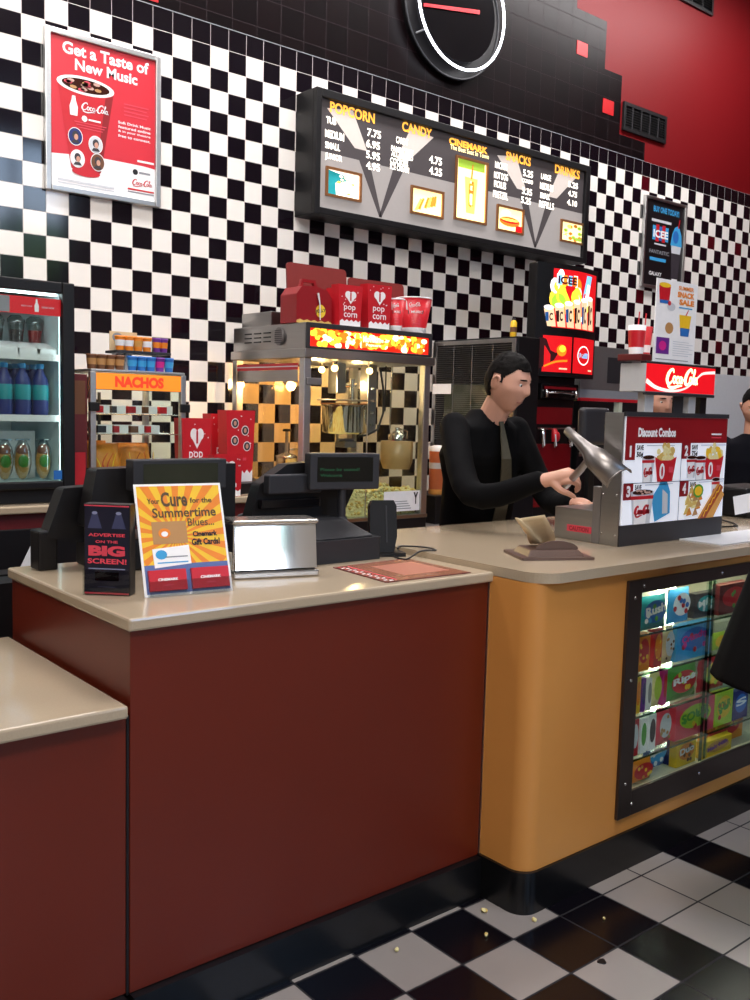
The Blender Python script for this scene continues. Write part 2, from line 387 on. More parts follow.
# street trees seen only as reflections in the glazed tiles
def tree(x, y, h, lab):
    t = thing('street_tree', (x, y, -.06), lab, 'tree', 'trees outside the lobby windows')
    MB().tube([(x, y, -.06), (x, y, h*.5)], [.16, .1], 'brown').build('trunk', t)
    b = MB(); rnd = random.Random(int(x*10))
    for k in range(26):
        a = rnd.random()*6.28; q = rnd.random()**.5*h*.33
        b.ball((x+q*math.cos(a), y+q*math.sin(a), h*(.45+.45*rnd.random())), h*.14, 'hedge_green', 8)
    b.build('foliage', t)
for x, y, h in ((-6, -12, 5.5), (-1, -13, 5), (4, -12, 5.2), (9, -13, 5.6), (14, -14, 5.5), (-11, -13, 5), (-17, -15, 5.4)):
    tree(x, y, h, 'leafy street tree outside the lobby windows, ' + {-6: 'third from the left', -1: 'fourth from the left', 4: 'third from the right', 9: 'second from the right', 14: 'rightmost', -11: 'second from the left'}.get(x, 'leftmost'))
# bright red single tiles set in the black field, a strip at the very top left
b = MB()
for (x0, y0, x1, y1) in ((577, 40, 587, 58), (603, 98, 613, 116)):
    (a, c), (d, e) = wp(x0, y0), wp(x1, y1)
    b.box(a, d, WY-.004, WY+.001, e, c, 'accent_tile')
a, c = wp(130, 1); d, e = wp(158, 3); b.box(a, d, WY-.004, WY+.001, e-.0, 3.75, 'accent_tile')
struct(b, 'trim_1')
# ceramic lip where the two tile fields meet
b = MB(); b.box(XL, 6.357, WY-.003, WY+.001, GZ-.002, GZ+.002, 'mid_print'); struct(b, 'trim_2')
# pale service partition at the right
b = MB(); b.box(6.9, 9.6, 4.30, 4.36, 0, 1.84, 'wall_grey'); struct(b, 'wall_right_partition')
# vents
def vent(x0, x1, z0, z1, lab, n):
    t = thing('wall_vent', ((x0+x1)/2, WY, z0), lab, 'vent', 'vents in the red wall')
    b = MB(); y = WY
    b.box(x0, x1, y-.02, y, z0, z0+.025, 'black_plastic'); b.box(x0, x1, y-.02, y, z1-.025, z1, 'black_plastic')
    b.box(x0, x0+.025, y-.02, y, z0+.025, z1-.025, 'black_plastic'); b.box(x1-.025, x1, y-.02, y, z0+.025, z1-.025, 'black_plastic'); b.build('frame', t)
    b = MB(); b.box(x0+.025, x1-.025, y-.004, y-.001, z0+.025, z1-.025, 'black_print')
    k = int((z1-z0-.05)/.018)
    for i in range(k):
        z = z0+.03+i*.018; b.add([(x0+.025, y-.018, z), (x1-.025, y-.018, z), (x1-.025, y-.006, z+.012), (x0+.025, y-.006, z+.012)], [(0, 1, 2, 3)], 'black_plastic')
    for i in range(1, n): x = x0+(x1-x0)*i/n; b.box(x-.004, x+.004, y-.019, y-.004, z0+.02, z1-.02, 'dark_grey')
    b.build('grille', t)
vent(6.05, 6.605, 3.605, 3.81, 'long dark return air grille low on the red wall', 5)
vent(6.55, 7.165, 4.72, 5.0, 'dark square grille at the top edge of the red wall', 4)
# ------------------------------------------------------------------ counters
ZR, ZY = 1.004, 1.022
YF = 1.74; RF = 1.905+.015
def slab(x0, x1, y0, y1, z, name, lab, corner=0, t=.03, loc=None):
    b = MB()
    if corner:
        n = 10; pts = [(x1, y0, z-t), (x1, y1, z-t), (x0, y1, z-t)]
        pts += [(x0+corner-corner*math.cos(R(90*i/n)), y0+corner-corner*math.sin(R(90*i/n)), z-t) for i in range(n+1)]
        pts = pts[::-1]
        b.prism(pts, (0, 0, t), 'counter_stone')
    else: b.box(x0, x1, y0, y1, z-t, z, 'counter_stone')
    return solo(b, name, ((x0+x1)/2, (y0+y1)/2, z-t), lab, 'worktop', bevel=.006, fixn=True)
slab(.895, 2.056, 1.905, 2.69, ZR, 'worktop', 'speckled beige worktop on the tall red counter holding the card and flyer displays', loc=None)
slab(-1.2, .89, 1.895, 2.66, .813, 'worktop', 'low speckled beige worktop at the left, a step below the others')
slab(2.058, 4.7, 1.715, 2.70, ZY, 'worktop', 'beige worktop with a rounded corner on the orange counter', corner=.085)
def cabinet(x0, x1, yf, yb, z0, z1, m, lab, side=True):
    t = thing('counter_cabinet', ((x0+x1)/2, (yf+yb)/2, 0), lab, 'counter')
    b = MB(); b.box(x0, x1, yf, yb, z0, z1, m); b.build('body', t, .002)
    b = MB(); b.box(x0, x1-.006, yf-.022, yb-.02, 0, z0-.001, 'toe_black'); b.build('toe_kick', t)
    return t
cabinet(.905, 2.048, RF, 2.68, .125, ZR-.03, 'laminate_red', 'tall dark red laminate counter front left of the orange one')
cabinet(-1.2, .898, 1.925, 2.65, .125, .783, 'laminate_red', 'low dark red counter cabinet cut off by the left edge')
# orange counter with a window for the sweets case
t = thing('counter_cabinet', (3.2, 2.2, 0), 'orange laminate counter with rounded corner and sweets window', 'counter'); orange = t
CX0, CX1, CZ0, CZ1 = 2.50, 4.2, .225, .935
b = MB(); n = 14; r_ = .06; zt = ZY-.03; zb = .13; x0 = 2.052
arc = [(x0+r_-r_*math.cos(R(90*i/n)), YF+r_-r_*math.sin(R(90*i/n))) for i in range(n+1)]
out = [(x0, 2.68)] + arc + [(CX0, YF)]
b.add([(x, y, z) for z in (zb, zt) for x, y in out], [(i, i+1, len(out)+i+1, len(out)+i) for i in range(len(out)-1)], 'laminate_orange', True)
b.box(CX0, CX1, YF, YF+.02, CZ1, zt, 'laminate_orange'); b.box(CX0, CX1, YF, YF+.02, zb, CZ0, 'laminate_orange'); b.box(CX1, 4.7, YF, YF+.02, zb, zt, 'laminate_orange')
b.box(4.68, 4.7, YF+.02, 2.68, zb, zt, 'laminate_orange'); b.box(x0, 4.7, 2.66, 2.68, zb, zt, 'laminate_orange')
b.build('body', t)
b = MB(); d = -.008; arc2 = [(x0+d+r_-r_*math.cos(R(90*i/n)), YF+d+r_-r_*math.sin(R(90*i/n))) for i in range(n+1)]
b.prism([(x, y, 0) for x, y in [(4.69, 2.65), (x0+d, 2.65)] + arc2 + [(4.69, YF-.008)]], (0, 0, zb-.001), 'toe_black'); b.build('toe_kick', t, fixn=True)
b = MB(); b.box(2.049, 2.051, RF-.004, RF+.02, .12, .99, 'satin_aluminium'); struct(b, 'trim_3')
b = MB(); b.box(.8985, .9045, 1.924, 1.945, .12, .78, 'black_print'); struct(b, 'trim_4')
# ================================================================== things on the tiled wall
def mport(name, Y, px, lab=None): pass
WHITE_ON = emat('lit_white', 'fff4e0', 1.6); emat('lit_amber', 'ffb648', 1.3); emat('lit_cream', 'ffe9a8', 1.5); emat('neon', 'f2f5ff', 7)
emat('lit_teal', '1f8f96', .8); emat('lit_yellow', 'ffd860', 1.5); emat('lit_green', '8fae3a', 1.0); emat('lit_brown', 'c07a28', .9); emat('lit_red', 'e3101c', 1.0)
emat('lit_panel', '8f8a88', .7); emat('lit_panel_dark', '4a4547', .28); emat('lit_beam', 'c9bfb8', .5); emat('lit_orange', 'ff8a2c', 1.1); emat('lit_letter', 'fff6ea', 1.8)
mat('copper', 'a8734a', .35, .6)
# -- framed cup poster
def poster_frame(name, x0, x1, z0, z1, lab, group=None, d=.03, fw=.028):
    t = thing(name, ((x0+x1)/2, WY, z0), lab, 'poster', group)
    b = MB(); y0, y1 = WY-d, WY-.001
    for a in ((x0, x0+fw, z0, z1), (x1-fw, x1, z0, z1), (x0+fw, x1-fw, z0, z0+fw), (x0+fw, x1-fw, z1-fw, z1)):
        b.box(a[0], a[1], y0, y1, a[2], a[3], 'satin_aluminium')
    b.build('snap_frame', t, .004)
    b = MB(); b.box(x0+fw*.8, x1-fw*.8, WY-d*.55, WY-.002, z0+fw*.8, z1-fw*.8, 'white_print'); b.build('backing', t)
    return t
X0, X1, Z0, Z1 = 1.683, 2.266, 2.455, 3.188
t = poster_frame('framed_poster', X0, X1, Z0, Z1, 'silver framed red poster of a big drink cup, high on the tiled wall at left')
s = Sheet((X0, WY-.017, Z0), (1, 0, 0), (0, 0, 1)); W, Hh = X1-X0, Z1-Z0
e = .026; s.rect(e, W-e, .19, Hh-e, 'poster_red'); s.rect(e, W-e, e, .19, 'white_print')
s.poly([(e, .22), (e, .17), (.18, .185), (.36, .20), (W-e, .185), (W-e, .22)], 'poster_red', 1.5)
s.mb.build('print', t)
s.mb = MB(); s.text('Get a Taste of', .085, .52, .632, .688, 'white_print', 3, .03); s.text('New Music', .145, .46, .568, .62, 'white_print', 3, .03); s.mb.build('lettering', t)
s.mb = MB()
s.poly([(.125, .12), (.06, .50), (.335, .49), (.272, .12), (.25, .10), (.15, .10)], 'coke_red', 3)
s.poly([(.245, .1), (.295, .47), (.335, .49), (.272, .12)], 'deep_red', 3.5)
s.ell(.198, .505, .142, .042, 'white_print', 4); s.ell(.198, .505, .118, .03, 'cola', 5)
rnd = random.Random(3)
for k in range(14): a = rnd.random()*6.28; q = rnd.random()**.5; s.ell(.198+.1*q*math.cos(a), .505+.022*q*math.sin(a), .018, .008, rnd.choice(['ice', 'pink_red', 'tan']), 6, 7)
s.ell(.198, .108, .070, .020, 'coke_red', 4)
s.poly([(.12, .36), (.155, .36), (.158, .40), (.148, .43), (.145, .450), (.130, .450), (.127, .43), (.117, .40)], 'white_print', 6)
s.script(.17, .31, .385, .435, 'white_print', 6)
s.ell(.19, .355, .014, .014, 'white_print', 6, 12); s.rect(.21, .27, .35, .358, 'white_print', 6)
for k, (a, c) in enumerate(((.14, .30), (.15, .29), (.16, .28))): s.rect(a, c, .333-k*.012, .337-k*.012, 'pink_red', 6)
for u, v, bgc in ((.145, .265, 'navy'), (.245, .245, 'pale_print'), (.155, .165, 'white_print'), (.255, .165, 'brown')):
    s.ell(u, v, .036, .042, 'white_print', 6, 20); s.ell(u, v, .033, .038, bgc, 7, 20)
    s.ell(u, v+.006, .016, .020, 'dark_print', 8, 12); s.ell(u+.003, v-.002, .010, .014, 'skin', 9, 12)
    s.poly([(u-.02, v-.03), (u+.02, v-.03), (u+.012, v-.016), (u-.012, v-.016)], 'dark_print', 9)
s.mb.build('cup_picture', t)
s.mb = MB()
for k in range(4): s.rect(.39, .52-.01*(k % 2), .465-k*.017, .470-k*.017, 'pink_red', 3)
for k, q in enumerate(('Soft Drink Music', 'featured online', '& in your theatre', 'free to connect.')): s.text(q, .36, .53, .37-k*.021, .383-k*.021, 'white_print', 3, .02)
s.rect(.06, .34, .052, .062, 'pale_print', 3); s.rect(.06, .34, .040, .046, 'pale_print', 3)
s.script(.43, .54, .085, .125, 'coke_red', 3); s.ell(.45, .155, .014, .014, 'black_print', 3, 14); s.rect(.47, .53, .15, .16, 'mid_print', 3)
s.rect(.41, .55, .066, .074, 'coke_red', 3); s.rect(.41, .55, .054, .060, 'mid_print', 3)
s.rect(.46, .55, .205, .215, 'white_print', 3)
s.mb.build('small_print', t)
# -- dark framed frozen drink poster
X0, X1, Z0, Z1 = 6.37, 6.94, 2.485, 3.183
t = poster_frame('framed_poster', X0, X1, Z0, Z1, 'silver framed black poster advertising a frozen drink, right of the menu board', fw=.022)
s = Sheet((X0, WY-.017, Z0), (1, 0, 0), (0, 0, 1)); e = .02
s.rect(e, .57-e, e, .698-e, 'black_print')
s.text('BUY ONE TODAY!', .12, .47, .59, .635, 'sky_blue', 3, .03); s.rect(.10, .37, .515, .535, 'pale_print', 3)
for k, c in enumerate(('sky_blue', 'coke_red', 'blue', 'coke_red', 'sky_blue')): s.rect(.12+k*.043, .165+k*.043, .375-.01*(k % 2), .485+.012*(k % 2), c, 3)
s.text('ICEE', .13, .33, .395, .455, 'white_print', 5, .04)
s.rect(.15, .31, .34, .352, 'pale_print', 3); s.text('FANTASTIC', .09, .36, .27, .30, 'mid_print', 3); s.rect(.10, .32, .215, .24, 'sky_blue', 3); s.text('GALAXY', .10, .27, .10, .13, 'white_print', 3, .02)
s.poly([(.40, .10), (.38, .36), (.52, .36), (.50, .10)], 'dark_print', 3); s.poly([(.37, .36), (.39, .45), (.42, .50), (.46, .52), (.49, .50), (.52, .45), (.53, .36)], 'sky_blue', 4)
s.ell(.44, .43, .04, .05, 'blue', 5); s.poly([(.38, .36), (.52, .36), (.51, .30), (.39, .30)], 'pale_print', 5); s.poly([(.46, .50), (.48, .57), (.49, .57), (.475, .50)], 'coke_red', 5); s.rect(.41, .49, .05, .10, 'white_print', 4)
s.mb.build('print', t)
# -- menu board
MY = 4.30; MX0, MX1, MZ0, MZ1 = 3.10, 5.468, 2.535, 3.20
t = thing('menu_board', ((MX0+MX1)/2, WY, MZ0), 'long black backlit menu board with prices, on the tiled wall', 'menu board')
b = MB(); b.box(MX0, MX1, MY+.03, WY-.001, MZ0, MZ1, 'black_plastic')
f = .045
for a in ((MX0, MX0+f*.8, MZ0, MZ1), (MX1-f, MX1, MZ0, MZ1), (MX0+f*.8, MX1-f, MZ0, MZ0+f*.8), (MX0+f*.8, MX1-f, MZ1-f, MZ1)): b.box(a[0], a[1], MY, MY+.03, a[2], a[3], 'black_plastic')
b.build('housing', t, .003)
s = Sheet((0, MY+.026, 0), (1, 0, 0), (0, 0, 1))
def pq(x, y): return s.uv(x, y)
lo, hi = MZ0+f*.8, MZ1-f; a0, a1 = MX0+f*.8, MX1-f; mid = lo+(hi-lo)*.52
s.rect(a0, a1, lo, mid, 'lit_panel'); s.rect(a0, a1, mid, hi, 'lit_panel_dark')
# crossed searchlight beams
for cx in (aty(383, 222, MY).x, aty(538, 246, MY).x):
    for sg in (-1, 1):
        s.poly([(cx-sg*.012, lo+.012), (cx+sg*.008, lo+.012), (cx+sg*.20, mid+.06), (cx+sg*.11, mid+.06)], 'lit_panel_dark', 1.5)
        s.poly([(cx+sg*.11, mid+.06), (cx+sg*.20, mid+.06), (cx+sg*.40, hi-.045), (cx+sg*.22, hi-.02)], 'lit_beam', 1.6)
s.mb.build('face_panel', t)
s.mb = MB()
def T(q, x0, y0, x1, y1, m, bold=.03, d=4, sh=0):
    (a, c), (e_, g) = pq(x0, y0), pq(x1, y1); u0, u1 = min(a, e_), max(a, e_)
    # heights follow the left edge of the word
    hgt = abs(pq(x0, y0)[1]-pq(x0, y1)[1]); s.text(q, u0, u1, c-hgt, c, m, d, bold, sh)
def Tt(q, x0, y0, x1, h, m, bold=.03):   # left edge x0, top y0, right x1, pixel height h
    u0, v0 = pq(x0, y0); u1, _ = pq(x1, y0); _, v1 = pq(x0, y0+h); s.text(q, u0, u1, v1, v0, m, 4, bold)
Tt('POPCORN', 330, 101, 375, 11, 'lit_amber'); Tt('CANDY', 402, 121, 432, 10, 'lit_amber'); Tt('SNACKS', 506, 151, 531, 9, 'lit_amber'); Tt('DRINKS', 555, 164, 580, 9, 'lit_amber')
for q, x0, y0, x1, h in (('TUB', 326, 116, 336, 7), ('MEDIUM', 325, 129, 344, 8), ('SMALL', 325, 141, 340, 7), ('JUNIOR', 325, 152, 342, 8),
                         ('7.75', 367, 128, 381, 8), ('6.95', 366, 139, 380, 8), ('5.95', 366, 150, 380, 8), ('4.95', 366, 161, 380, 8),
                         ('CANDY', 396, 136, 408, 7), ('FAMILY SIZE', 391, 145, 413, 6), ('ALL BOXED', 391, 151, 413, 5), ('COOKIES', 390, 157, 408, 6), ('ICE CREAM', 390, 163, 409, 6),
                         ('4.75', 429, 155, 442, 8), ('4.25', 429, 166, 442, 8),
                         ('NACHOS', 495, 161, 507, 7), ('HOT DOG', 494, 171, 508, 7), ('PICKLES', 494, 180, 506, 7), ('PRETZEL', 493, 190, 508, 7),
                         ('5.25', 523, 169, 533, 7), ('COMBO', 522, 178, 533, 4), ('3.35', 522, 187, 532, 7), ('5.25', 521, 196, 531, 7),
                         ('LARGE', 541, 173, 551, 6), ('MEDIUM', 540, 182, 553, 7), ('SMALL', 540, 192, 550, 6), ('REFILLS', 539, 200, 554, 7),
                         ('5.25', 568, 181, 578, 6), ('4.75', 568, 190, 577, 6), ('4.10', 567, 199, 577, 6)):
    Tt(q, x0, y0, x1, h, 'lit_letter', .025)
s.mb.build('lettering', t); s.mb = MB()
Tt('CINEMARK', 449, 137, 488, 7, 'lit_amber', .05); Tt('The Best Seat In Town', 450, 144, 489, 5, 'lit_cream', .02)
s.mb.build('logo', t)
def picture(x0, y0, x1, y1, kind):
    (u0, v1), (u1, v0) = pq(x0, y0), pq(x1, y1)
    b = MB(); q = .014; y = MY+.022
    for a in ((u0, u0+q, v0, v1), (u1-q, u1, v0, v1), (u0+q, u1-q, v0, v0+q), (u0+q, u1-q, v1-q, v1)): b.box(a[0], a[1], y-.012, y, a[2], a[3], 'copper')
    fr = b.build('picture_frame', t)
    s2 = Sheet((0, y-.0, 0), (1, 0, 0), (0, 0, 1)); s2.rect(u0+q, u1-q, v0+q, v1-q, 'lit_cream' if kind != 'popcorn' else 'lit_white')
    w_, h_ = u1-u0-2*q, v1-v0-2*q; X = lambda a: u0+q+w_*a; Z = lambda a: v0+q+h_*a; rnd = random.Random(kind)
    if kind == 'popcorn':
        s2.poly([(X(0), Z(0)), (X(.28), Z(0)), (X(.25), Z(.5)), (X(.7), Z(.7)), (X(.6), Z(.85)), (X(0), Z(1))], 'lit_teal', 2)
        for k in range(16): s2.ell(X(.3+.6*rnd.random()), Z(.05+.8*rnd.random()), w_*.06, h_*.05, rnd.choice(['lit_white', 'lit_yellow', 'lit_cream']), 3, 8)
    elif kind == 'candy':
        for k in range(7): s2.poly([(X(.1+.1*k), Z(.1+.05*k)), (X(.2+.1*k), Z(.1+.05*k)), (X(.35+.08*k), Z(.6+.04*k)), (X(.28+.08*k), Z(.62+.04*k))], rnd.choice(['lit_yellow', 'lit_orange', 'lit_cream']), 2+k*.2)
    elif kind == 'cup':
        s2.rect(X(.05), X(.95), Z(.86), Z(1), 'lit_green', 2); s2.poly([(X(.36), Z(.12)), (X(.28), Z(.72)), (X(.72), Z(.72)), (X(.64), Z(.12))], 'lit_yellow', 2)
        for k in range(16): s2.rect(X(.42+.12*rnd.random()), X(.5+.12*rnd.random()), Z(.2+.45*rnd.random()), Z(.25+.45*rnd.random()), rnd.choice(['lit_brown', 'lit_cream', 'lit_orange']), 3+k*.1)
        s2.poly([(X(.48), Z(.7)), (X(.52), Z(.95)), (X(.56), Z(.95)), (X(.54), Z(.7))], 'lit_brown', 3)
    elif kind == 'hotdog':
        s2.ell(X(.5), Z(.42), w_*.42, h_*.22, 'lit_brown', 2); s2.ell(X(.5), Z(.47), w_*.38, h_*.12, 'lit_red', 3); s2.ell(X(.5), Z(.5), w_*.36, h_*.06, 'lit_yellow', 4); s2.rect(X(.75), X(1), Z(0), Z(.3), 'lit_red', 2)
        s2.ell(X(.35), Z(.8), w_*.18, h_*.12, 'lit_white', 3)
    else:
        for k in range(22): s2.ell(X(.1+.8*rnd.random()), Z(.1+.8*rnd.random()), w_*.10, h_*.10, rnd.choice(['lit_green', 'lit_yellow', 'lit_green', 'lit_cream', 'lit_brown']), 2+k*.1, 8)
    s2.mb.build('picture', fr)
picture(325, 166, 360, 203, 'popcorn'); picture(410, 185, 442, 220, 'candy'); picture(455, 155, 485, 226, 'cup'); picture(496, 204, 522, 236, 'hotdog'); picture(560, 219, 582, 246, 'nachos')
# -- neon clock
def fit(pts, Y):
    P = [aty(x, y, Y) for x, y in pts]; import itertools
    # least squares circle
    n = len(P); A = [[0]*3 for _ in range(3)]; B = [0]*3
    for p in P:
        r_ = (p.x, p.z, 1); q = -(p.x**2+p.z**2)
        for i in range(3):
            B[i] += r_[i]*q
            for j in range(3): A[i][j] += r_[i]*r_[j]
    s_ = Matrix(A).inverted() @ Vector(B); cx, cz = -s_[0]/2, -s_[1]/2
    return cx, cz, math.sqrt(max(0, cx*cx+cz*cz-s_[2]))
CY = WY-.12; cx, cz, cr = 4.246, 3.952, .368
t = thing('wall_clock', (cx, WY, cz-cr), 'large round black wall clock ringed by a white neon tube', 'clock')
def ring(r, Y, n=64): return [(cx+r*math.cos(2*math.pi*i/n), Y, cz+r*math.sin(2*math.pi*i/n)) for i in range(n)]
b = MB(); b.prism(ring(cr+.035, WY-.001), (0, -.035, 0), 'black_plastic', True); b.tube(ring(cr+.035, WY-.036), .008, 'grey_plastic', 8, closed=True); b.prism(ring(cr*.86, WY-.036), (0, -.05, 0), 'dark_grey', True); b.build('case', t)
b = MB(); b.prism(ring(cr*.85, WY-.0861), (0, -.004, 0), 'black_gloss'); b.build('dial', t)
b = MB(); b.tube(ring(cr, CY), .0075, 'neon', 10, closed=True)
b.build('neon_tube', t)
b = MB()
for a in (35, 120, 215, 300): p = (cx+cr*math.cos(R(a)), CY, cz+cr*math.sin(R(a))); b.tube([(p[0], WY-.034, p[2]), (p[0], CY+.006, p[2])], .006, 'light_grey', 8)
b.build('tube_clip', t)
h1, h2 = aty(424, 5, CY+.02), aty(480, 12, CY+.02)
b = MB(); b.prism([(h1.x, CY+.024, h1.z-.006), (h2.x, CY+.024, h2.z-.014), (h2.x, CY+.024, h2.z+.012), (h1.x, CY+.024, h1.z+.012)], (0, -.003, 0), 'coke_red'); b.build('hour_hand', t)

# ================================================================== back counter
LZ, BZ = 1.062, .83
t = thing('back_counter', (1.0, 4.1, 0), 'dark red back counter with beige edge under the drinks fridge and nacho warmer', 'counter')
b = MB(); b.box(-1.5, 2.60, 3.73, 4.485, .12, LZ-.03, 'maroon'); b.build('body', t)
b = MB(); b.box(-1.5, 2.60, 3.76, 4.47, 0, .119, 'toe_black'); b.build('toe_kick', t)
for i in range(5):
    x = -1.4+i*.8; b = MB(); b.box(x, x+.76, 3.715, 3.73, .16, .97, 'black_plastic'); d = b.build('door', t, .003)
    MB().tube([(x+.7, 3.70, .78), (x+.7, 3.70, .92)], .006, 'satin_aluminium').build('door_handle', d)
slab(-1.5, 2.62, 3.695, 4.49, LZ, 'worktop', 'beige worktop of the back counter, under the glass drinks fridge')
t = thing('back_counter', (4.6, 4.1, 0), 'low dark back counter behind the man and under the popcorn machine', 'counter')
b = MB(); b.box(2.625, 6.8, 3.74, 4.485, .1, BZ-.03, 'maroon'); b.build('body', t)
b = MB(); b.box(2.625, 6.8, 3.77, 4.47, 0, .099, 'toe_black'); b.build('toe_kick', t)
b = MB(); b.box(2.63, 6.8, 3.72, 4.488, BZ-.03, BZ, 'dark_steel'); b.build('top', t, .003)
# -- drinks fridge
emat('fridge_light', 'dff2f6', .75); emat('fridge_strip', 'e8fbff', 9)
mat('fridge_white', 'cfe3e6', .4)
FX0, FX1, FY0, FY1, FZ0, FZ1 = .72, 1.527, 3.75, 4.42, LZ, 1.945
t = thing('drinks_fridge', ((FX0+FX1)/2, FY0+.3, LZ), 'black glass door drinks fridge with a lit red header, far left', 'fridge'); fridge = t
b = MB(); w_ = .035
b.box(FX0, FX0+w_, FY0+.04, FY1, FZ0, FZ1, 'black_plastic'); b.box(FX1-w_, FX1, FY0+.04, FY1, FZ0, FZ1, 'black_plastic')
b.box(FX0+w_, FX1-w_, FY0+.04, FY1, FZ1-w_, FZ1, 'black_plastic'); b.box(FX0+w_, FX1-w_, FY0+.04, FY1, FZ0, FZ0+.075, 'black_plastic')
b.box(FX0+w_, FX1-w_, FY1-.03, FY1, FZ0+.075, FZ1-w_, 'black_plastic'); b.build('cabinet', t, .004)
b = MB(); i0, i1, iz0, iz1 = FX0+w_+.001, FX1-w_-.001, FZ0+.076, FZ1-w_-.001
b.box(i0, i1, FY1-.042, FY1-.031, iz0, iz1, 'fridge_white'); b.box(i1-.008, i1, FY0+.06, FY1-.042, iz0, iz1, 'fridge_white'); b.box(i0, i0+.008, FY0+.05, FY1-.042, iz0, iz1, 'fridge_white'); b.box(i0+.008, i1-.008, FY0+.05, FY1-.042, iz0, iz0+.008, 'fridge_white')
b.build('liner', t)
b = MB(); d = .05
for a in ((FX0, FX0+d, FZ0+.06, FZ1), (FX1-d, FX1, FZ0+.06, FZ1), (FX0+d, FX1-d, FZ1-.045, FZ1), (FX0+d, FX1-d, FZ0+.06, FZ0+.09)): b.box(a[0], a[1], FY0, FY0+.038, a[2], a[3], 'black_plastic')
df = b.build('door', t, .005)
b = MB(); b.box(FX0+d, FX1-d, FY0+.016, FY0+.020, FZ0+.09, FZ1-.045, 'clear_glass'); b.build('door_glass', df)
b = MB(); s = Sheet((0, FY0+.0225, 0), (1, 0, 0), (0, 0, 1)); hx = FX1-d; s.mb = b
emat('header_red', 'c4141f', .55); b.box(FX0+d, hx, FY0+.021, FY0+.034, 1.812, 1.878, 'header_red'); s = Sheet((0, FY0+.0205, 0), (1, 0, 0), (0, 0, 1), b)
s.rect(FX0+d, 1.275, 1.814, 1.876, 'mid_print', 1); s.text('ENJOY COLD', 1.32, 1.362, 1.838, 1.845, 'pale_print', 2, .02); s.text('DRINK NOW', 1.40, 1.45, 1.838, 1.845, 'pale_print', 2, .02)
s.poly([(1.372, 1.822), (1.388, 1.822), (1.389, 1.846), (1.384, 1.858), (1.383, 1.872), (1.377, 1.872), (1.376, 1.858), (1.371, 1.846)], 'white_print', 2); b.build('header_sign', df)
b = MB(); b.box(FX1-d-.035, FX1-d+.01, FY0+.014, FY0+.0155, 1.158, 1.195, 'blue'); b.build('energy_sticker', df)
b = MB(); b.box(i0+.02, i1-.02, FY0+.045, FY0+.06, iz1-.016, iz1-.002, 'fridge_strip'); b.build('fill_strip', t)
b = MB(); b.box(i1-.008, i1-.001, FY0+.041, FY0+.049, iz0+.02, iz1-.04, 'fridge_strip'); b.build('fill_strip', t)  # unseen strip behind the door frame, added to brighten the interior
SZ = [iz0+.008, aty(40, 417, 3.82).z, aty(40, 356, 3.82).z]
for z in SZ[1:]:
    b = MB(); 
    for k in range(15): y = FY0+.07+k*.037; b.tube([(i0+.01, y, z-.003), (i1-.01, y, z-.003)], .0025, 'white_plastic', 6)
    b.box(i0+.01, i1-.01, FY0+.055, FY0+.063, z-.018, z+.008, 'white_plastic'); b.build('shelf', t)
# goods in the fridge
def at_shelf(px, Y): return aty(px, 400, Y).x
# bottles
def bottle_mb(b, x, y, z, cap='blue', body='navy', lab='teal'):
    b.lathe([(.030, 0), (.032, .01), (.031, .06)], (x, y, z), body, 14); b.lathe([(.0315, .06), (.0325, .065), (.0325, .115), (.031, .12)], (x, y, z), lab, 14, cap=False)
    b.lathe([(.031, .12), (.030, .14), (.014, .175), (.013, .185)], (x, y, z), body, 14, cap=False)
def bottle(x, y, z, lab):
    t = thing('drink_bottle', (x, y, z), lab, 'bottle', 'blue bottles in the drinks fridge'); b = MB(); bottle_mb(b, x, y, z); b.build('body', t)
    MB().lathe([(.014, .186), (.015, .188), (.015, .203), (.013, .205)], (x, y, z), 'sky_blue', 12).build('cap', t); return t
b0 = None
for r_ in range(3):
    for i in range(7):
        x = 1.425-i*.072; y = 3.86+r_*.08
        lab = f"dark blue bottle on the fridge's middle shelf, {['front row','second row','back row'][r_]}, {['rightmost','second','third','fourth','fifth','sixth','leftmost'][i]}"
        if b0 is None: b0 = bottle(x, y, SZ[1]+.0085, lab)
        else: clone(b0, (x, y, SZ[1]+.0085), lab)
# stepped white trays with clear lidded cups, top shelf
for i, px in enumerate((46, 27, 6)):
    x = at_shelf(px, 3.86); z = SZ[2]+.0085
    b = MB(); b.prism([(x-.045, 3.83, z), (x-.045, 4.1, z), (x-.045, 4.1, z+.05), (x-.045, 3.94, z+.05), (x-.045, 3.83, z+.02)], (.09, 0, 0), 'white_plastic')
    solo(b, 'shelf_tray', (x, 3.95, z), ['white sloping tray under the fruit cup, right end of the fridge\'s top shelf', 'white sloping tray in the middle of the fridge\'s top shelf', 'white sloping tray at the left of the fridge\'s top shelf'][i], 'tray', 'white trays in the fridge', fixn=True)
    t = thing('lidded_cup', (x, 3.98, z+.051), ['clear lidded cup with red fruit on the fridge\'s top shelf', 'clear domed cup with dark filling on the fridge\'s top shelf', 'dark lidded cup at the left edge of the fridge\'s top shelf'][i], 'cup', 'cups in the fridge')
    q = (x, 3.98, z+.051); MB().lathe([(.026, 0), (.034, .075), (.036, .078)], q, 'pouch_film', 16, cap=False).build('cup', t)
    MB().lathe([(.024, .002), (.029, .05)], q, ['coke_red', 'dark_print', 'black_print'][i], 14).build('filling', t)
    MB().lathe([(.037, .079), (.034, .095), (.020, .108)], q, 'pouch_film', 16).build('lid', t)
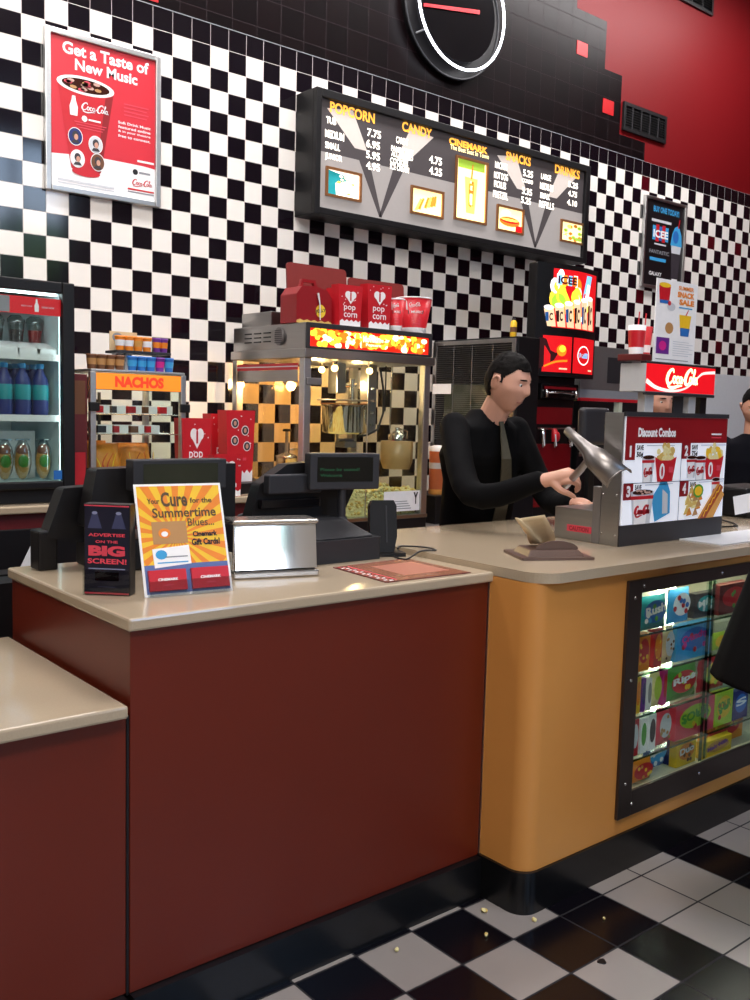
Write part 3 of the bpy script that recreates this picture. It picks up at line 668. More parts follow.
# wrapped rolls hanging on the white divider, bottom
b = MB(); b.box(.85, 1.46, 4.02, 4.03, SZ[0]+.0005, SZ[0]+.20, 'white_plastic'); solo(b, 'divider', (1.1, 4.025, SZ[0]), 'white upright divider behind the wrapped rolls in the fridge', 'divider')
for i, px in enumerate((43, 22, 4)):
    x = at_shelf(px, 3.87); z = SZ[0]+.001
    t = thing('wrapped_roll', (x, 3.87, z), ['clear wrapped roll with green label, right one at the fridge bottom', 'clear wrapped roll with green label, middle one at the fridge bottom', 'clear wrapped roll with green label, cut by the left picture edge'][i], 'food', 'wrapped rolls in the fridge')
    b = MB(); b.ball((x, 3.875, z+.075), .03, 'bun', 12, (1, .8, 2.35)); b.build('roll', t)
    b = MB(); b.ball((x, 3.871, z+.125), .026, 'skin_shade', 10, (1, .8, 1.0)); b.build('filling', t)
    b = MB(); b.ball((x, 3.858, z+.08), .022, 'green', 12, (1, .5, 1.3)); b.build('label', t)
    b = MB(); b.ball((x, 3.87, z+.088), .037, 'pouch_film', 12, (1, .8, 2.25)); b.tube([(x-.03, 3.87, z+.168), (x+.03, 3.87, z+.168)], .004, 'pouch_film', 6); b.build('wrapper', t)
# -- nacho warmer
NX0, NX1, NY0, NY1, NZ0, NZ1 = 1.634, 2.083, 3.85, 4.24, LZ, 1.603
emat('sign_orange', 'f08a24', .62); emat('sign_letter', 'e8391c', .9); emat('warm_tube', 'ffc880', 22)
t = thing('nacho_warmer', ((NX0+NX1)/2, 4.05, LZ), 'aluminium framed glass food warmer with a glowing orange NACHOS sign', 'food warmer')
p = .026
for x in (NX0, NX1-p):
    for y in (NY0, NY1-p): b = MB(); b.box(x, x+p, y, y+p, NZ0+.05, NZ1, 'satin_aluminium'); b.build('corner_post', t, .003)
b = MB(); b.box(NX0, NX1, NY0, NY1, NZ0, NZ0+.05, 'satin_aluminium'); b.build('base', t, .003)
b = MB(); b.box(NX0+.004, NX1-.004, NY0+.004, NY1-.004, NZ1, NZ1+.012, 'satin_aluminium'); b.build('roof', t, .003)
b = MB(); b.box(NX0+p, NX1-p, NY0+.004, NY0+.05, 1.528, 1.600, 'grey_plastic'); s = Sheet((0, NY0+.0035, 0), (1, 0, 0), (0, 0, 1), b); s.rect(NX0+p, NX1-p, 1.53, 1.598, 'sign_orange'); sg = b.build('sign', t)
b = MB(); s = Sheet((0, NY0+.0035, 0), (1, 0, 0), (0, 0, 1), b); s.text('NACHOS', NX0+.11, NX1-.11, 1.540, 1.588, 'sign_letter', 3, .06); b.build('lettering', sg)
for y in (NY0+.008,):
    b = MB(); b.box(NX0+p, NX1-p, y, y+.003, NZ0+.05, 1.527, 'clear_glass'); b.build('front_glass', t)
for x in (NX0+.008, NX1-.011):
    b = MB(); b.box(x, x+.003, NY0+p, NY1-p, NZ0+.05, NZ1, 'clear_glass'); b.build('side_glass', t)
b = MB(); b.tube([(NX0+.04, 3.93, 1.56), (NX1-.04, 3.93, 1.56)], .012, 'warm_tube', 8); b.build('heat_tube', t)
ns = [aty(135, 414, 4.0).z, aty(135, 433, 4.0).z]
for z in ns:
    b = MB()
    for k in range(9): y = NY0+.03+k*.04; b.tube([(NX0+.012, y, z-.002), (NX1-.012, y, z-.002)], .002, 'chrome', 6)
    b.build('wire_shelf', t)
for x in (NX0-.012, NX1-.035): b = MB(); b.box(x, x+.045, NY0-.022, NY0-.001, 1.437, 1.475, 'black_plastic'); b.build('hinge_clamp', t, .004)
b = MB(); b.box(1.82, 1.832, 4.2, 4.21, NZ0+.05, 1.52, 'grey_plastic'); b.build('rear_rail', t)
# cartons on the warmer shelves
gi = 0
for row, z in enumerate(ns):
    for i in range(5 - row):
        x = NX0+.075+i*.075+(.0 if not row else .012); y = 3.93
        b = MB(); b.box(x-.032, x+.032, y-.03, y+.03, z+.0005, z+.038, 'white_print'); b.box(x-.033, x-.010 if i % 2 else x+.004, y-.031, y+.031, z+.005, z+.034, ['coke_red', 'dark_print', 'rim_red', 'brown', 'coke_red'][(i+row) % 5])
        solo(b, 'nacho_tray', (x, y, z), f"white cardboard nacho tray on the warmer's {['upper','lower'][row]} shelf, {['leftmost','second from left','middle','fourth from left','rightmost'][i]}", 'tray', 'nacho trays in the warmer')
def bag_of_chips(x, y, z, sc, lean, lab):
    t = thing('chip_bag', (x, y, z), lab, 'bag', 'bags of tortilla chips in the warmer')
    b = MB(); rnd = random.Random(int(x*1000)); n = 9
    vs = []; F = []
    for sd in (0, 1):
        for i in range(n):
            for j in range(n):
                u, v = i/(n-1)-.5, j/(n-1); th = .05*sc*(1-(2*u)**4)*(1-(2*v-1)**4)*(1 if sd else -1)+.006*(rnd.random()-.5)
                vs.append((x+u*.17*sc+lean*v*.05, y+th+v*.05, z+.001+v*.20*sc))
        o_ = sd*n*n
        F += [((o_+i*n+j), (o_+(i+1)*n+j), (o_+(i+1)*n+j+1), (o_+i*n+j+1)) for i in range(n-1) for j in range(n-1)]
    b.add(vs, F, 'chips', True); b.build('bag', t)
    b = MB(); s = Sheet((x-.09*sc, y-.054*sc, z), (1, 0, 0), (0, 0, 1), b, .002)
    s.N = Vector((0, -1, 0)); s.O.y += .0
    rq = random.Random(int(x*500))
    for k in range(6): u = (.02+.024*k)*sc; s.stroke([(u, .02+.02*rq.random()), (u+.03*rq.random()*sc-.01, .06*sc), (u+.05*rq.random()*sc-.02, .11*sc), (u+.06*rq.random()*sc-.03, .16*sc)], [.003, .008*rq.random()+.004, .004, .002], rq.choice(['yellow', 'coke_red', 'orange', 'deep_red']), 1+k*.3)
    b.build('print', t)
bag_of_chips(1.752, 3.94, NZ0+.0505, .9, -.3, 'orange tortilla chip bag, left, in the bottom of the nacho warmer')
bag_of_chips(1.925, 4.00, NZ0+.0505, .9, -.2, 'orange tortilla chip bag, right, in the bottom of the nacho warmer')
bag_of_chips(1.775, 4.15, NZ0+.0505, .92, 0, 'orange tortilla chip bag at the back of the nacho warmer')
b = MB(); b.prism([(1.975, 3.93, LZ+.051), (2.04, 3.93, LZ+.051), (2.05, 3.93, LZ+.16), (1.965, 3.93, LZ+.16)], (0, .10, 0), 'white_print'); solo(b, 'paper_carton', (2.0, 3.98, LZ+.05), 'plain pale carton at the lower right inside the nacho warmer', 'carton', fixn=True)
# tiered rack and cups on the warmer roof
RZ = NZ1+.0125
t = thing('tier_rack', (1.9, 4.02, RZ), 'small grey two legged riser shelf on top of the nacho warmer', 'rack')
b = MB(); b.box(1.80, 2.06, 3.95, 4.08, RZ+.078, RZ+.09, 'grey_plastic'); b.build('shelf', t, .002)
for x in (1.805, 1.86, 2.0):
    b = MB(); b.box(x, x+.012, 4.0, 4.02, RZ, RZ+.078, 'light_grey'); b.build('leg', t)
def cup_mb(b, c, r, h, m, band=None):
    b.lathe([(r*.78, 0), (r, h*.94), (r*1.05, h*.95), (r*1.05, h)], c, m, 16)
    if band: b.lathe([(r*.86, h*.3), (r*.97, h*.75)], (c[0], c[1], c[2]), band, 16, cap=False)
def cheese_cup(x, y, z, m, band, lab, grp, r=.022, h=.062):
    t = thing('dip_cup', (x, y, z), lab, 'cup', grp); b = MB(); b.lathe([(r*.8, 0), (r, h*.9)], (x, y, z), m, 14); b.build('cup', t)
    MB().lathe([(r*.88, h*.3), (r*1.0, h*.72)], (x, y, z), band, 14, cap=False).build('wrap', t)
    MB().lathe([(r*1.08, h*.9), (r*1.08, h), (r*.9, h*1.02)], (x, y, z), m, 14).build('lid', t)
pos = ['leftmost', 'second from left', 'third from left', 'fourth from left']
for i in range(4): cheese_cup(1.822+.043*i, 3.975, RZ+.0905, 'orange', 'white_print' if i != 2 else 'bun', f'orange dip cup on the riser shelf above the warmer, {pos[i]}', 'dip cups on the riser')
for i in range(2): cheese_cup(2.0+.034*i, 3.975, RZ+.0905, 'purple', 'orange', f'purple and orange dip cup on the riser shelf, {["left","right"][i]} of the pair', 'dip cups on the riser', r=.019)
for i in range(4): cheese_cup(1.66+.042*i, 3.90, RZ, 'brown', 'tan', f'brown dip cup on the warmer roof, {pos[i]} of the brown ones', 'brown dip cups on the warmer')
for i in range(5): cheese_cup(1.845+.044*i, 3.90, RZ, 'blue' if i != 3 else 'purple', 'sky_blue' if i != 3 else 'magenta', f'{"purple" if i == 3 else "blue"} dip cup in the front row on the warmer roof, {["leftmost","second","third","fourth","rightmost"][i]} of five', 'blue dip cups on the warmer')
b = MB(); b.box(1.80, 1.93, 4.03, 4.035, RZ+.0905, RZ+.175, 'kraft'); s = Sheet((1.80, 4.0295, RZ+.09), (1, 0, 0), (0, 0, 1), b); s.ell(.035, .06, .024, .02, 'mid_print'); s.text('Dips', .065, .12, .04, .06, 'brown', 2); s.rect(.07, .12, .028, .034, 'tan')
solo(b, 'price_sign', (1.865, 4.03, RZ+.0905), 'small cream sign standing behind the orange dip cups', 'sign')
b = MB(); b.box(1.545, 1.625, 3.86, 3.98, LZ, 1.59, 'maroon'); s = Sheet((1.545, 3.8595, LZ), (1, 0, 0), (0, 0, 1), b); s.rect(.01, .07, .36, .50, 'brown'); s.rect(.01, .07, .02, .2, 'rim_red'); 
solo(b, 'carton', (1.585, 3.92, LZ), 'tall narrow dark red carton between the fridge and the nacho warmer', 'carton', bevel=.003)
# -- popcorn bags
def popcorn_bag(x, y, z, wd, h, dp, lab, art='heart', grp=None, rz=0, cut=.0, m='coke_red'):
    t = thing('popcorn_bag', (x, y, z), lab, 'popcorn bag', grp)
    b = MB(); w0, w1 = wd*.42, wd*.5
    v = [(x-w0, y-dp/2, z), (x+w0, y-dp/2, z), (x+w0, y+dp/2, z), (x-w0, y+dp/2, z), (x-w1, y-dp/2, z+h), (x+w1, y-dp/2, z+h), (x+w1, y+dp/2, z+h), (x-w1, y+dp/2, z+h)]
    b.add(v, [(3, 2, 1, 0), (0, 1, 5, 4), (1, 2, 6, 5), (2, 3, 7, 6), (3, 0, 4, 7)], m)
    b.add([(p[0], p[1], z+h*.97) for p in v[4:]], [(0, 1, 2, 3)], 'deep_red'); b.build('bag', t)
    s = Sheet((x, y-dp/2-.0003, z), (1, 0, 0), (0, 0, 1)); 
    k = 9; pts = [(-w0, .001), (w0, .001)]+[(w0+.0-(2*w0)*i/k, h*(.12 if i % 2 else .17)) for i in range(k+1)]
    s.poly(pts, 'white_print')
    rnd = random.Random(int(x*999))
    if art == 'heart':
        for sx in (-1, 1): s.ell(sx*wd*.105, h*.76, wd*.125, h*.09, 'white_print', 1.7+.2*sx, 16)
        s.poly([(-wd*.22, h*.74), (0, h*.54), (wd*.22, h*.74), (0, h*.80)], 'white_print', 2.5)
        s.poly([(-wd*.03, h*.62), (wd*.03, h*.62), (wd*.03, h*.80), (0, h*.84), (-wd*.03, h*.80)], m, 3)
        s.text('pop', -wd*.27, wd*.2, h*.36, h*.50, 'white_print', 3, .01); s.text('corn', -wd*.27, wd*.27, h*.22, h*.33, 'white_print', 3, .01)
    else:
        for u, v_, c in ((-.2, .82, 'white_print'), (.15, .72, 'pale_print'), (-.2, .58, 'tan'), (.22, .50, 'black_print')):
            s.ell(wd*u, h*v_, wd*.13, h*.07, 'white_print', 2, 14); s.ell(wd*u, h*v_, wd*.11, h*.058, 'dark_print', 3, 14); s.ell(wd*u, h*v_, wd*.05, h*.035, 'skin', 4, 10)
        s.rect(-wd*.2, wd*.2, h*.30, h*.34, 'pink_red', 2)
    for i in range(9): s.ell(wd*(rnd.random()-.5)*.8, h*(.5+.45*rnd.random()), wd*.02, wd*.02, 'white_print', 1.5, 6)
    s.mb.build('print', t)
    return t
bz = aty(200, 492, 3.85).z
b = MB(); b.box(2.10, 2.585, 3.80, 4.15, LZ, LZ+.05, 'black_plastic'); solo(b, 'riser_box', (2.3, 3.95, LZ), 'low black riser under the popcorn bags beside the nacho warmer', 'riser', bevel=.004)
def bx(px, Y): return aty(px, 450, Y).x
popcorn_bag(bx(191, 3.88)+.008, 3.88, LZ+.0505, .15, .30, .08, 'red popcorn bag with white heart, nearest the nacho warmer', grp='popcorn bags beside the warmer')
popcorn_bag(bx(219, 4.05), 4.05, LZ+.0505, .14, .32, .08, 'red popcorn bag standing behind the bag with round portraits', grp='popcorn bags beside the warmer')
popcorn_bag(bx(236, 3.92), 3.92, LZ+.0505, .16, .34, .08, 'red popcorn bag printed with round portraits, by the popcorn machine', 'faces', grp='popcorn bags beside the warmer')
popcorn_bag(bx(226, 3.74), 3.745, LZ+.0005, .15, .19, .06, 'short red popcorn bag with white foot, in front of the others', 'heart', grp='popcorn bags beside the warmer')
# ================================================================== popcorn machine
PX0, PX1, PY0, PY1 = 2.678, 3.512, 3.775, 4.44; PZ0 = BZ; PT0, PT1 = 1.715, 1.885
emat('bulb', 'ffd28a', 10); emat('pop_yellow', 'ffd43a', 1.5); emat('pop_red', 'e8200c', 1.1); emat('pop_orange', 'ff7a1a', 1.3); emat('pop_white', 'fff0c0', 1.8)
t = thing('popcorn_machine', ((PX0+PX1)/2, 4.1, PZ0), 'large glass walled popcorn machine with steel kettle and glowing popcorn header', 'popcorn machine')
b = MB(); b.box(PX0, PX1, PY0, PY1, PZ0, PZ0+.065, 'black_plastic'); b.box(PX0-.003, PX1+.003, PY0-.006, PY1, PZ0+.065, PZ0+.085, 'brushed_steel'); b.build('base', t, .003)
p = .042
for x in (PX0, PX1-p):
    for y in (PY0, PY1-p):
        b = MB(); b.box(x, x+p, y, y+p, PZ0+.085, PT0, 'satin_aluminium'); b.build('corner_post', t, .003)
b = MB(); b.box(PX0-.012, PX1+.012, PY0-.02, PY1, PT0, PT0+.045, 'brushed_steel'); b.build('cornice', t, .004)
b = MB(); b.box(PX0+.005, PX1-.005, PY0+.0, PY1, PT0+.045, PT1, 'brushed_steel'); hd = b.build('header', t, .003)
b = MB(); q = .02; a0, a1, c0, c1 = PX0+.005, PX1-.005, PT0+.047, PT1
for a in ((a0, a0+q, c0, c1), (a1-q, a1, c0, c1), (a0+q, a1-q, c0, c0+.010), (a0+q, a1-q, c1-.025, c1)): b.box(a[0], a[1], PY0-.012, PY0-.0005, a[2], a[3], 'dark_grey')
b.build('sign_frame', hd, .002)
s = Sheet((0, PY0-.0012, 0), (1, 0, 0), (0, 0, 1)); s.rect(a0+q, a1-q, c0+.010, c1-.025, 'pop_red'); rnd = random.Random(5)
for k in range(210):
    u = a0+q+.02+(a1-a0-2*q-.04)*rnd.random(); v = c0+.02+(c1-c0-.055)*rnd.random()**.8; c = rnd.choice(['pop_yellow', 'pop_yellow', 'pop_orange', 'pop_orange', 'pop_white'])
    if v > c0+.05 or rnd.random() < .5: s.ell(u, v, (.010+.018*rnd.random()), .008+.011*rnd.random(), c, 1+k*.02, 9)
cx_ = (a0+a1)/2+.01; s.poly([(cx_-.08, c0+.02), (cx_+.07, c0+.03), (cx_+.075, c1-.035), (cx_-.075, c1-.045)], 'pop_orange', 4.2); s.text('Movietime', cx_-.07, cx_+.065, c0+.05, c0+.085, 'pop_white', 5, .04, 0, .03); s.text('Popcorn', cx_-.05, cx_+.05, c0+.026, c0+.045, 'pop_white', 5, .04)
s.mb.build('lit_sign', hd)
# left flank of the header: louvres and a round fan outlet
b = MB()
for i in range(3):
    for j in range(3):
        y = 4.08+.09*i; z = 1.80+.022*j; b.box(PX0-.001, PX0+.006, y, y+.06, z, z+.006, 'black_print')
b.build('vent_slots', hd)
b = MB(); c = (PX0+.003, 3.99, 1.825)
b.prism([(c[0], c[1]+.035*math.cos(R(a)), c[2]+.045*math.sin(R(a))) for a in range(0, 360, 15)], (-.012, 0, 0), 'dark_steel')
for k in range(7): b.box(c[0]-.015, c[0]-.011, c[1]-.03, c[1]+.03, c[2]-.033+k*.01, c[2]-.030+k*.01, 'black_print')
b.build('fan_outlet', hd, fixn=True)
b = MB(); b.box(PX0+.03, PX0+.25, 4.12, 4.40, PT1+.0005, PT1+.075, 'brushed_steel'); b.build('motor_box', t, .004)
# glass and frames
b = MB(); b.box(PX0+.002, PX0+.006, PY0+p, PY1-p, PZ0+.085, PT0, 'warm_glass'); b.build('side_glass', t)
b = MB(); b.box(PX1-.006, PX1-.002, PY0+p, PY1-p, PZ0+.085, PT0, 'warm_glass'); b.build('side_glass', t)
b = MB(); b.box(PX0+p, PX1-p, PY0+.012, PY0+.016, PZ0+.085, PT0, 'clear_glass'); b.build('front_glass', t)
b = MB(); b.box(PX0+p, PX1-p, PY1-.012, PY1-.008, PZ0+.085, PT0, 'warm_glass'); b.build('rear_glass', t)
b = MB(); b.box(PX0-.0015, PX0+.0015, PY0+p+.01, PY1-p-.01, 1.658, 1.69, 'rim_red'); b.box(PX0-.0025, PX0-.001, PY0+p+.01, PY1-p-.01, 1.672, 1.677, 'pale_print'); b.box(PX0-.0015, PX0+.0015, PY0+p+.01, PY1-p-.01, 1.60, 1.657, 'brushed_steel'); b.build('side_stripe', t)
b = MB(); b.box(PX0+.01, PX0+.10, PY0-.012, PY0-.001, 1.585, 1.62, 'dark_steel'); b.build('door_catch', t, .004)
b = MB(); b.box(3.085, 3.089, PY0+.006, PY0+.011, PZ0+.085, PT0, 'satin_aluminium'); b.build('door_seam', t)
for x, y in ((2.86, 4.0), (3.06, 4.15), (3.27, 4.0), (2.98, 3.93)):
    b = MB(); b.ball((x, y, 1.68), .018, 'bulb', 12); b.lathe([(.012, .016), (.014, .034)], (x, y, 1.68), 'chrome', 10); b.build('lamp', t)
for x, y in ((2.95, 4.05), (3.28, 4.1)):
    l = bpy.data.lights.new('machine_lamp', 'POINT'); l.energy = 9; l.color = (1, .66, .3); l.shadow_soft_size = .03
    o = bpy.data.objects.new('machine_lamp', l); COL.objects.link(o); o.location = (x, y, 1.60)
# kettle assembly
k = aty(345, 416, 4.06); kx, kz = k.x, k.z
b = MB(); b.lathe([(.105, -.095), (.122, -.085), (.124, .05), (.128, .053), (.128, .06)], (kx, 4.06, kz), 'chrome', 32); kt = b.build('kettle', t)
b = MB(); b.lathe([(.136, .062), (.136, .068)], (kx, 4.06, kz), 'copper', 32); b.tube([(kx+.15*math.cos(R(a)), 4.06+.15*math.sin(R(a)), kz+.085) for a in range(0, 360, 15)], .004, 'dark_steel', 8, closed=True); b.build('kettle_lid', kt)
b = MB(); b.box(kx-.09, kx-.03, 4.02, 4.10, kz+.12, PT0-.001, 'brushed_steel'); b.build('hanger', t, .003)
b = MB(); b.tube([(kx+.02, 4.03, kz+.079), (kx+.02, 4.03, kz+.20)], .014, 'chrome', 12); b.tube([(kx-.05, 4.05, kz+.16), (kx+.06, 4.05, kz+.17)], .010, 'chrome', 10); b.build('drive_shaft', t)
b = MB(); b.tube([(kx-.05, 4.06, kz-.084), (kx-.05, 4.06, kz-.13), (kx+.06, 4.06, kz-.13), (kx+.06, 4.06, kz-.084)], .010, 'dark_steel', 8); b.box(kx-.03, kx+.05, 4.02, 4.10, kz-.17, kz-.135, 'dark_steel'); b.build('kettle_yoke', t)
b = MB(); b.box(kx+.125, kx+.185, 4.02, 4.09, kz-.09, PT0-.001, 'dark_steel')
for j in range(4): b.lathe([(.014, 0), (.014, .012)], (kx+.15, 4.012, kz-.05+j*.065), 'chrome', 10)
b.build('control_arm', t, .003)
b = MB()
pts = [Vector((kx+.23, 4.05, PT0-.01)), Vector((kx+.25, 4.04, kz+.15)), Vector((kx+.245, 4.03, kz+.02)), Vector((kx+.20, 4.02, kz-.07)), Vector((kx+.13, 4.02, kz-.10)), Vector((kx+.08, 4.04, kz-.11))]
b.tube(pts, .006, 'grey_plastic', 8); b.build('power_cable', t)
b = MB(); b.tube([(kx+.215, 3.98, PT0-.001), (kx+.215, 3.98, kz+.03)], .004, 'black_plastic', 8); b.tube([(kx+.275, 4.0, PT0-.001), (kx+.27, 4.0, kz-.07)], .005, 'chrome', 8); b.build('hook_rods', t)
# hanging bowl of oil at the right
r2 = aty(397, 440, 4.0); b = MB(); b.lathe([(.05, 0), (.052, .035), (.03, .045), (.012, .06), (.012, .075)], (r2.x, 4.0, r2.z-.005), 'chrome', 24); ol = b.build('oil_pump_head', t)
mat('oil_tub', 'b9986a', .3, noise_=.15); b = MB(); b.lathe([(.075, -.16), (.09, -.12), (.092, -.006), (.05, -.004)], (r2.x, 4.0, r2.z), 'oil_tub', 24); b.build('oil_tub', t)
b = MB(); b.tube([(r2.x-.04, 3.98, r2.z+.03), (r2.x-.01, 3.97, r2.z+.065), (r2.x+.05, 3.97, r2.z+.05), (r2.x+.055, 3.98, r2.z+.01)], .005, 'chrome', 8); b.build('tub_handle', ol)
# butter dispenser on the left side inside
l2 = aty(262, 438, 4.1)
b = MB(); b.lathe([(.055, -.16), (.056, .0), (.058, .003), (.058, .015), (.05, .02), (.015, .03), (.010, .035)], (2.86, 4.18, 1.20), 'chrome', 24); bd = b.build('butter_pump', t)
b = MB(); b.tube([(2.86, 4.18, 1.235), (2.86, 4.18, 1.345)], .009, 'dark_steel', 10); b.lathe([(.022, 0), (.024, .006), (.018, .014)], (2.86, 4.18, 1.345), 'black_plastic', 14); b.tube([(2.88, 4.18, 1.25), (2.97, 4.16, 1.25), (2.975, 4.16, 1.23)], .005, 'chrome', 8); b.build('pump_plunger', bd)
# popcorn heap (uncountable): a mound with many kernels over it
b = MB(); n = 34; vs = []
def hz(u, v): return .12+.075*math.exp(-((u-.35)**2+(v-.6)**2)*5)+.025*noise.noise(Vector((u*5, v*5, 0)))+.012*noise.noise(Vector((u*30, v*30, 3)))
gx0, gx1, gy0, gy1 = PX0+.045, PX1-.045, PY0+.045, PY1-.045
for i in range(n):
    for j in range(n): u, v = i/(n-1), j/(n-1); vs.append((gx0+u*(gx1-gx0), gy0+v*(gy1-gy0), PZ0+.086+max(.004, hz(u, v))))
b.add(vs, [(i*n+j, (i+1)*n+j, (i+1)*n+j+1, i*n+j+1) for i in range(n-1) for j in range(n-1)], 'popcorn', True)
rnd = random.Random(8)
for q_ in range(1100):
    u, v = rnd.random(), rnd.random()**1.5; b.ball((gx0+u*(gx1-gx0), gy0+v*(gy1-gy0), PZ0+.088+hz(u, v)), .008+.005*rnd.random(), rnd.choice(['popcorn', 'popcorn', 'popcorn_dark']), 6, (1, 1, .8))
bd = [i*n for i in range(n)] + [(n-1)*n+j for j in range(n)] + [i*n+n-1 for i in range(n-1, -1, -1)] + [j for j in range(n-1, -1, -1)]
b.add([vs[q] for q in bd]+[(vs[q][0], vs[q][1], PZ0+.0855) for q in bd], [(q, q+1, len(bd)+q+1, len(bd)+q) for q in range(len(bd)-1)], 'popcorn', True)
for q_ in range(520):
    u = rnd.random(); zz = PZ0+.09+(hz(u, 0) if q_ % 3 else hz(0, u))*rnd.random()
    b.ball((gx0+u*(gx1-gx0), gy0+.002, zz) if q_ % 3 else (gx0+.002, gy0+u*(gy1-gy0), zz), .008+.005*rnd.random(), rnd.choice(['popcorn', 'popcorn', 'popcorn_dark']), 6, (1, 1, .8))
o = b.build('popcorn_heap', None); o.location = (0, 0, 0); tag(o, 'heap of loose yellow popcorn on the floor of the glass popcorn machine', 'popcorn', kind='stuff')
b = MB(); s = Sheet((0, PY0+.0115, 0), (1, 0, 0), (0, 0, 1), b); (u0, v1), (u1, v0) = s.uv(384, 492), s.uv(419, 510)
b.box(u0, u1, PY0+.0105, PY0+.0118, v0, v1, 'white_print'); s.O.y -= .0012
s.text('Y', u1-.045, u1-.012, v0+.035, v1-.008, 'black_print', 1, .04)
for k_ in range(4): s.rect(u0+.01, u1-.06-.01*k_, v0+.012+k_*.013, v0+.016+k_*.013, 'mid_print', 1)
b.build('notice', t)
# -- on the roof of the machine
TZ = PT1+.0005
for i, (xa, xb, zt, lab) in enumerate(((2.75, 3.13, 2.205, 'dark red tray leaning behind the popcorn box, left one of the two'), (3.145, 3.535, 2.17, 'dark red tray leaning behind the popcorn tubs, right one of the two'))):
    b = MB(); r_ = .02; hh = zt-TZ; pts = [(xa, 0), (xb, 0)] + [(xb-r_+r_*math.cos(R(a)), hh-r_+r_*math.sin(R(a))) for a in (0, 30, 60, 90)] + [(xa+r_-r_*math.sin(R(a)), hh-r_+r_*math.cos(R(a))) for a in (0, 30, 60, 90)]
    b.prism([(x, 4.02+z*.08, TZ+z) for x, z in pts], (0, .012, 0), 'tray_red'); solo(b, 'serving_tray', ((xa+xb)/2, 4.0, TZ), lab, 'tray', 'trays leaning on the popcorn machine', fixn=True)
b = MB(); xb0, xb1, y_ = aty(294, 320, 3.86).x, aty(329, 320, 3.86).x, 3.84
t = thing('popcorn_box', ((xb0+xb1)/2, y_+.07, TZ), 'dark red carry box with a handle on top and a gold round emblem', 'box')
hh = .185; xm = (xb0+xb1)/2
b = MB(); pts = [(xb0, 0), (xb1, 0), (xb1, hh*.72), (xb1-.03, hh*.92), (xm, hh), (xb0+.03, hh*.96), (xb0, hh*.75)]
b.prism([(x, y_, TZ+z) for x, z in pts], (0, .14, 0), 'deep_red'); b.build('carton', t, .003, fixn=True)
b = MB(); b.prism([(xm-.055, y_+.05, TZ+hh*.95), (xm-.04, y_+.05, TZ+hh+.035), (xm+.04, y_+.05, TZ+hh+.035), (xm+.06, y_+.05, TZ+hh*.9), (xm+.045, y_+.05, TZ+hh*.9), (xm+.03, y_+.05, TZ+hh+.02), (xm-.03, y_+.05, TZ+hh+.02), (xm-.042, y_+.05, TZ+hh*.95)], (0, .02, 0), 'deep_red'); b.build('handle', t, fixn=True)
s = Sheet((xb0, y_-.0004, TZ), (1, 0, 0), (0, 0, 1)); Wb = xb1-xb0
s.poly([(0, 0), (Wb, 0)] + [(Wb*(1-i/10), .012+.008*(i % 2)) for i in range(11)], 'popcorn_dark'); s.ell(Wb*.68, .065, .03, .032, 'yellow'); s.text('JOLLY', Wb*.68-.032, Wb*.68+.032, .055, .075, 'dark_print', 3, .04, 0, .15); s.mb.build('print', t)
b = MB(); sx = aty(325, 300, 3.8).x; b.tube([(sx-.012, 3.82, TZ+.02), (sx-.012, 3.825, TZ+.10), (sx-.02, 3.83, TZ+.15)], [.006, .008, .013], 'white_plastic', 10, ell=.4); solo(b, 'plastic_scoop', (sx, 3.82, TZ), 'white plastic scoop leaning on the dark red carry box', 'scoop')
X = lambda px, Y=3.82: aty(px, 305, Y).x
g2 = 'popcorn bags on the popcorn machine'
popcorn_bag(X(337, 3.93), 3.935, TZ, .095, .20, .05, 'red popcorn bag half hidden behind the carry box', grp=g2)
popcorn_bag(X(348), 3.83, TZ, .155, .205, .06, 'red heart popcorn bag, the shorter of the two in front on the machine', grp=g2)
popcorn_bag(X(377), 3.83, TZ, .165, .225, .06, 'red heart popcorn bag, the taller one beside the paper tubs', grp=g2)
def tub(x, y, z, r, h, lab, grp, name='paper_tub', plain=False):
    t = thing(name, (x, y, z), lab, 'tub', grp); n = 28
    b = MB(); b.lathe([(r*.66, 0), (r*.66, .002), (r, h), (r*.96, h), (r*.64, .01)], (x, y, z), 'coke_red', n, cap=False); b.lathe([(r*.66, 0.0), (r*.64, .003)], (x, y, z), 'white_print', n); b.build('cup', t)
    b = MB(); b.lathe([(r*.665, .0), (r*.665+.0005, .0), (r*.725, h*.17)], (x, y, z), 'white_print', n, cap=False); b.lathe([(r*1.0, h-.004), (r*1.03, h-.002), (r*1.03, h+.003), (r*.98, h+.003)], (x, y, z), 'white_print', n, cap=False); b.build('rim', t)
    # print wrapped on the camera side
    b = MB()
    def wrap(u, v, d): ang = R(236)+u/r; rr = r*(.66+.34*v/h)+d*.0006; return Vector((x+rr*math.cos(ang), y+rr*math.sin(ang), z+v))
    class C(Sheet):
        def P(s_, u, v, d=0): return wrap(u, v, d+1)
    s = C((0, 0, 0), (1, 0, 0), (0, 0, 1), b)
    if plain:
        s.rect(-r*.3, r*.1, h*.25, h*.6, 'white_print'); s.ell(r*.5, h*.35, r*.14, h*.1, 'dark_print', 1, 12)
    else:
        s.script(-r*.45, r*.25, h*.72, h*.86, 'white_print', 2); s.poly([(-r*.62, h*.65), (-r*.52, h*.65), (-r*.52, h*.8), (-r*.55, h*.9), (-r*.60, h*.9), (-r*.62, h*.8)], 'white_print', 2)
        s.rect(-r*.5, r*.5, h*.54, h*.64, 'dark_print', 1.5); s.text('MUSIC', -r*.3, r*.45, h*.56, h*.63, 'white_print', 2.5, .03)
        for k in range(3): s.rect(-r*(.3-.05*k), r*(.35-.05*k), h*(.42-.08*k), h*(.44-.08*k), 'pink_red', 2)
    b.build('print', t); return t
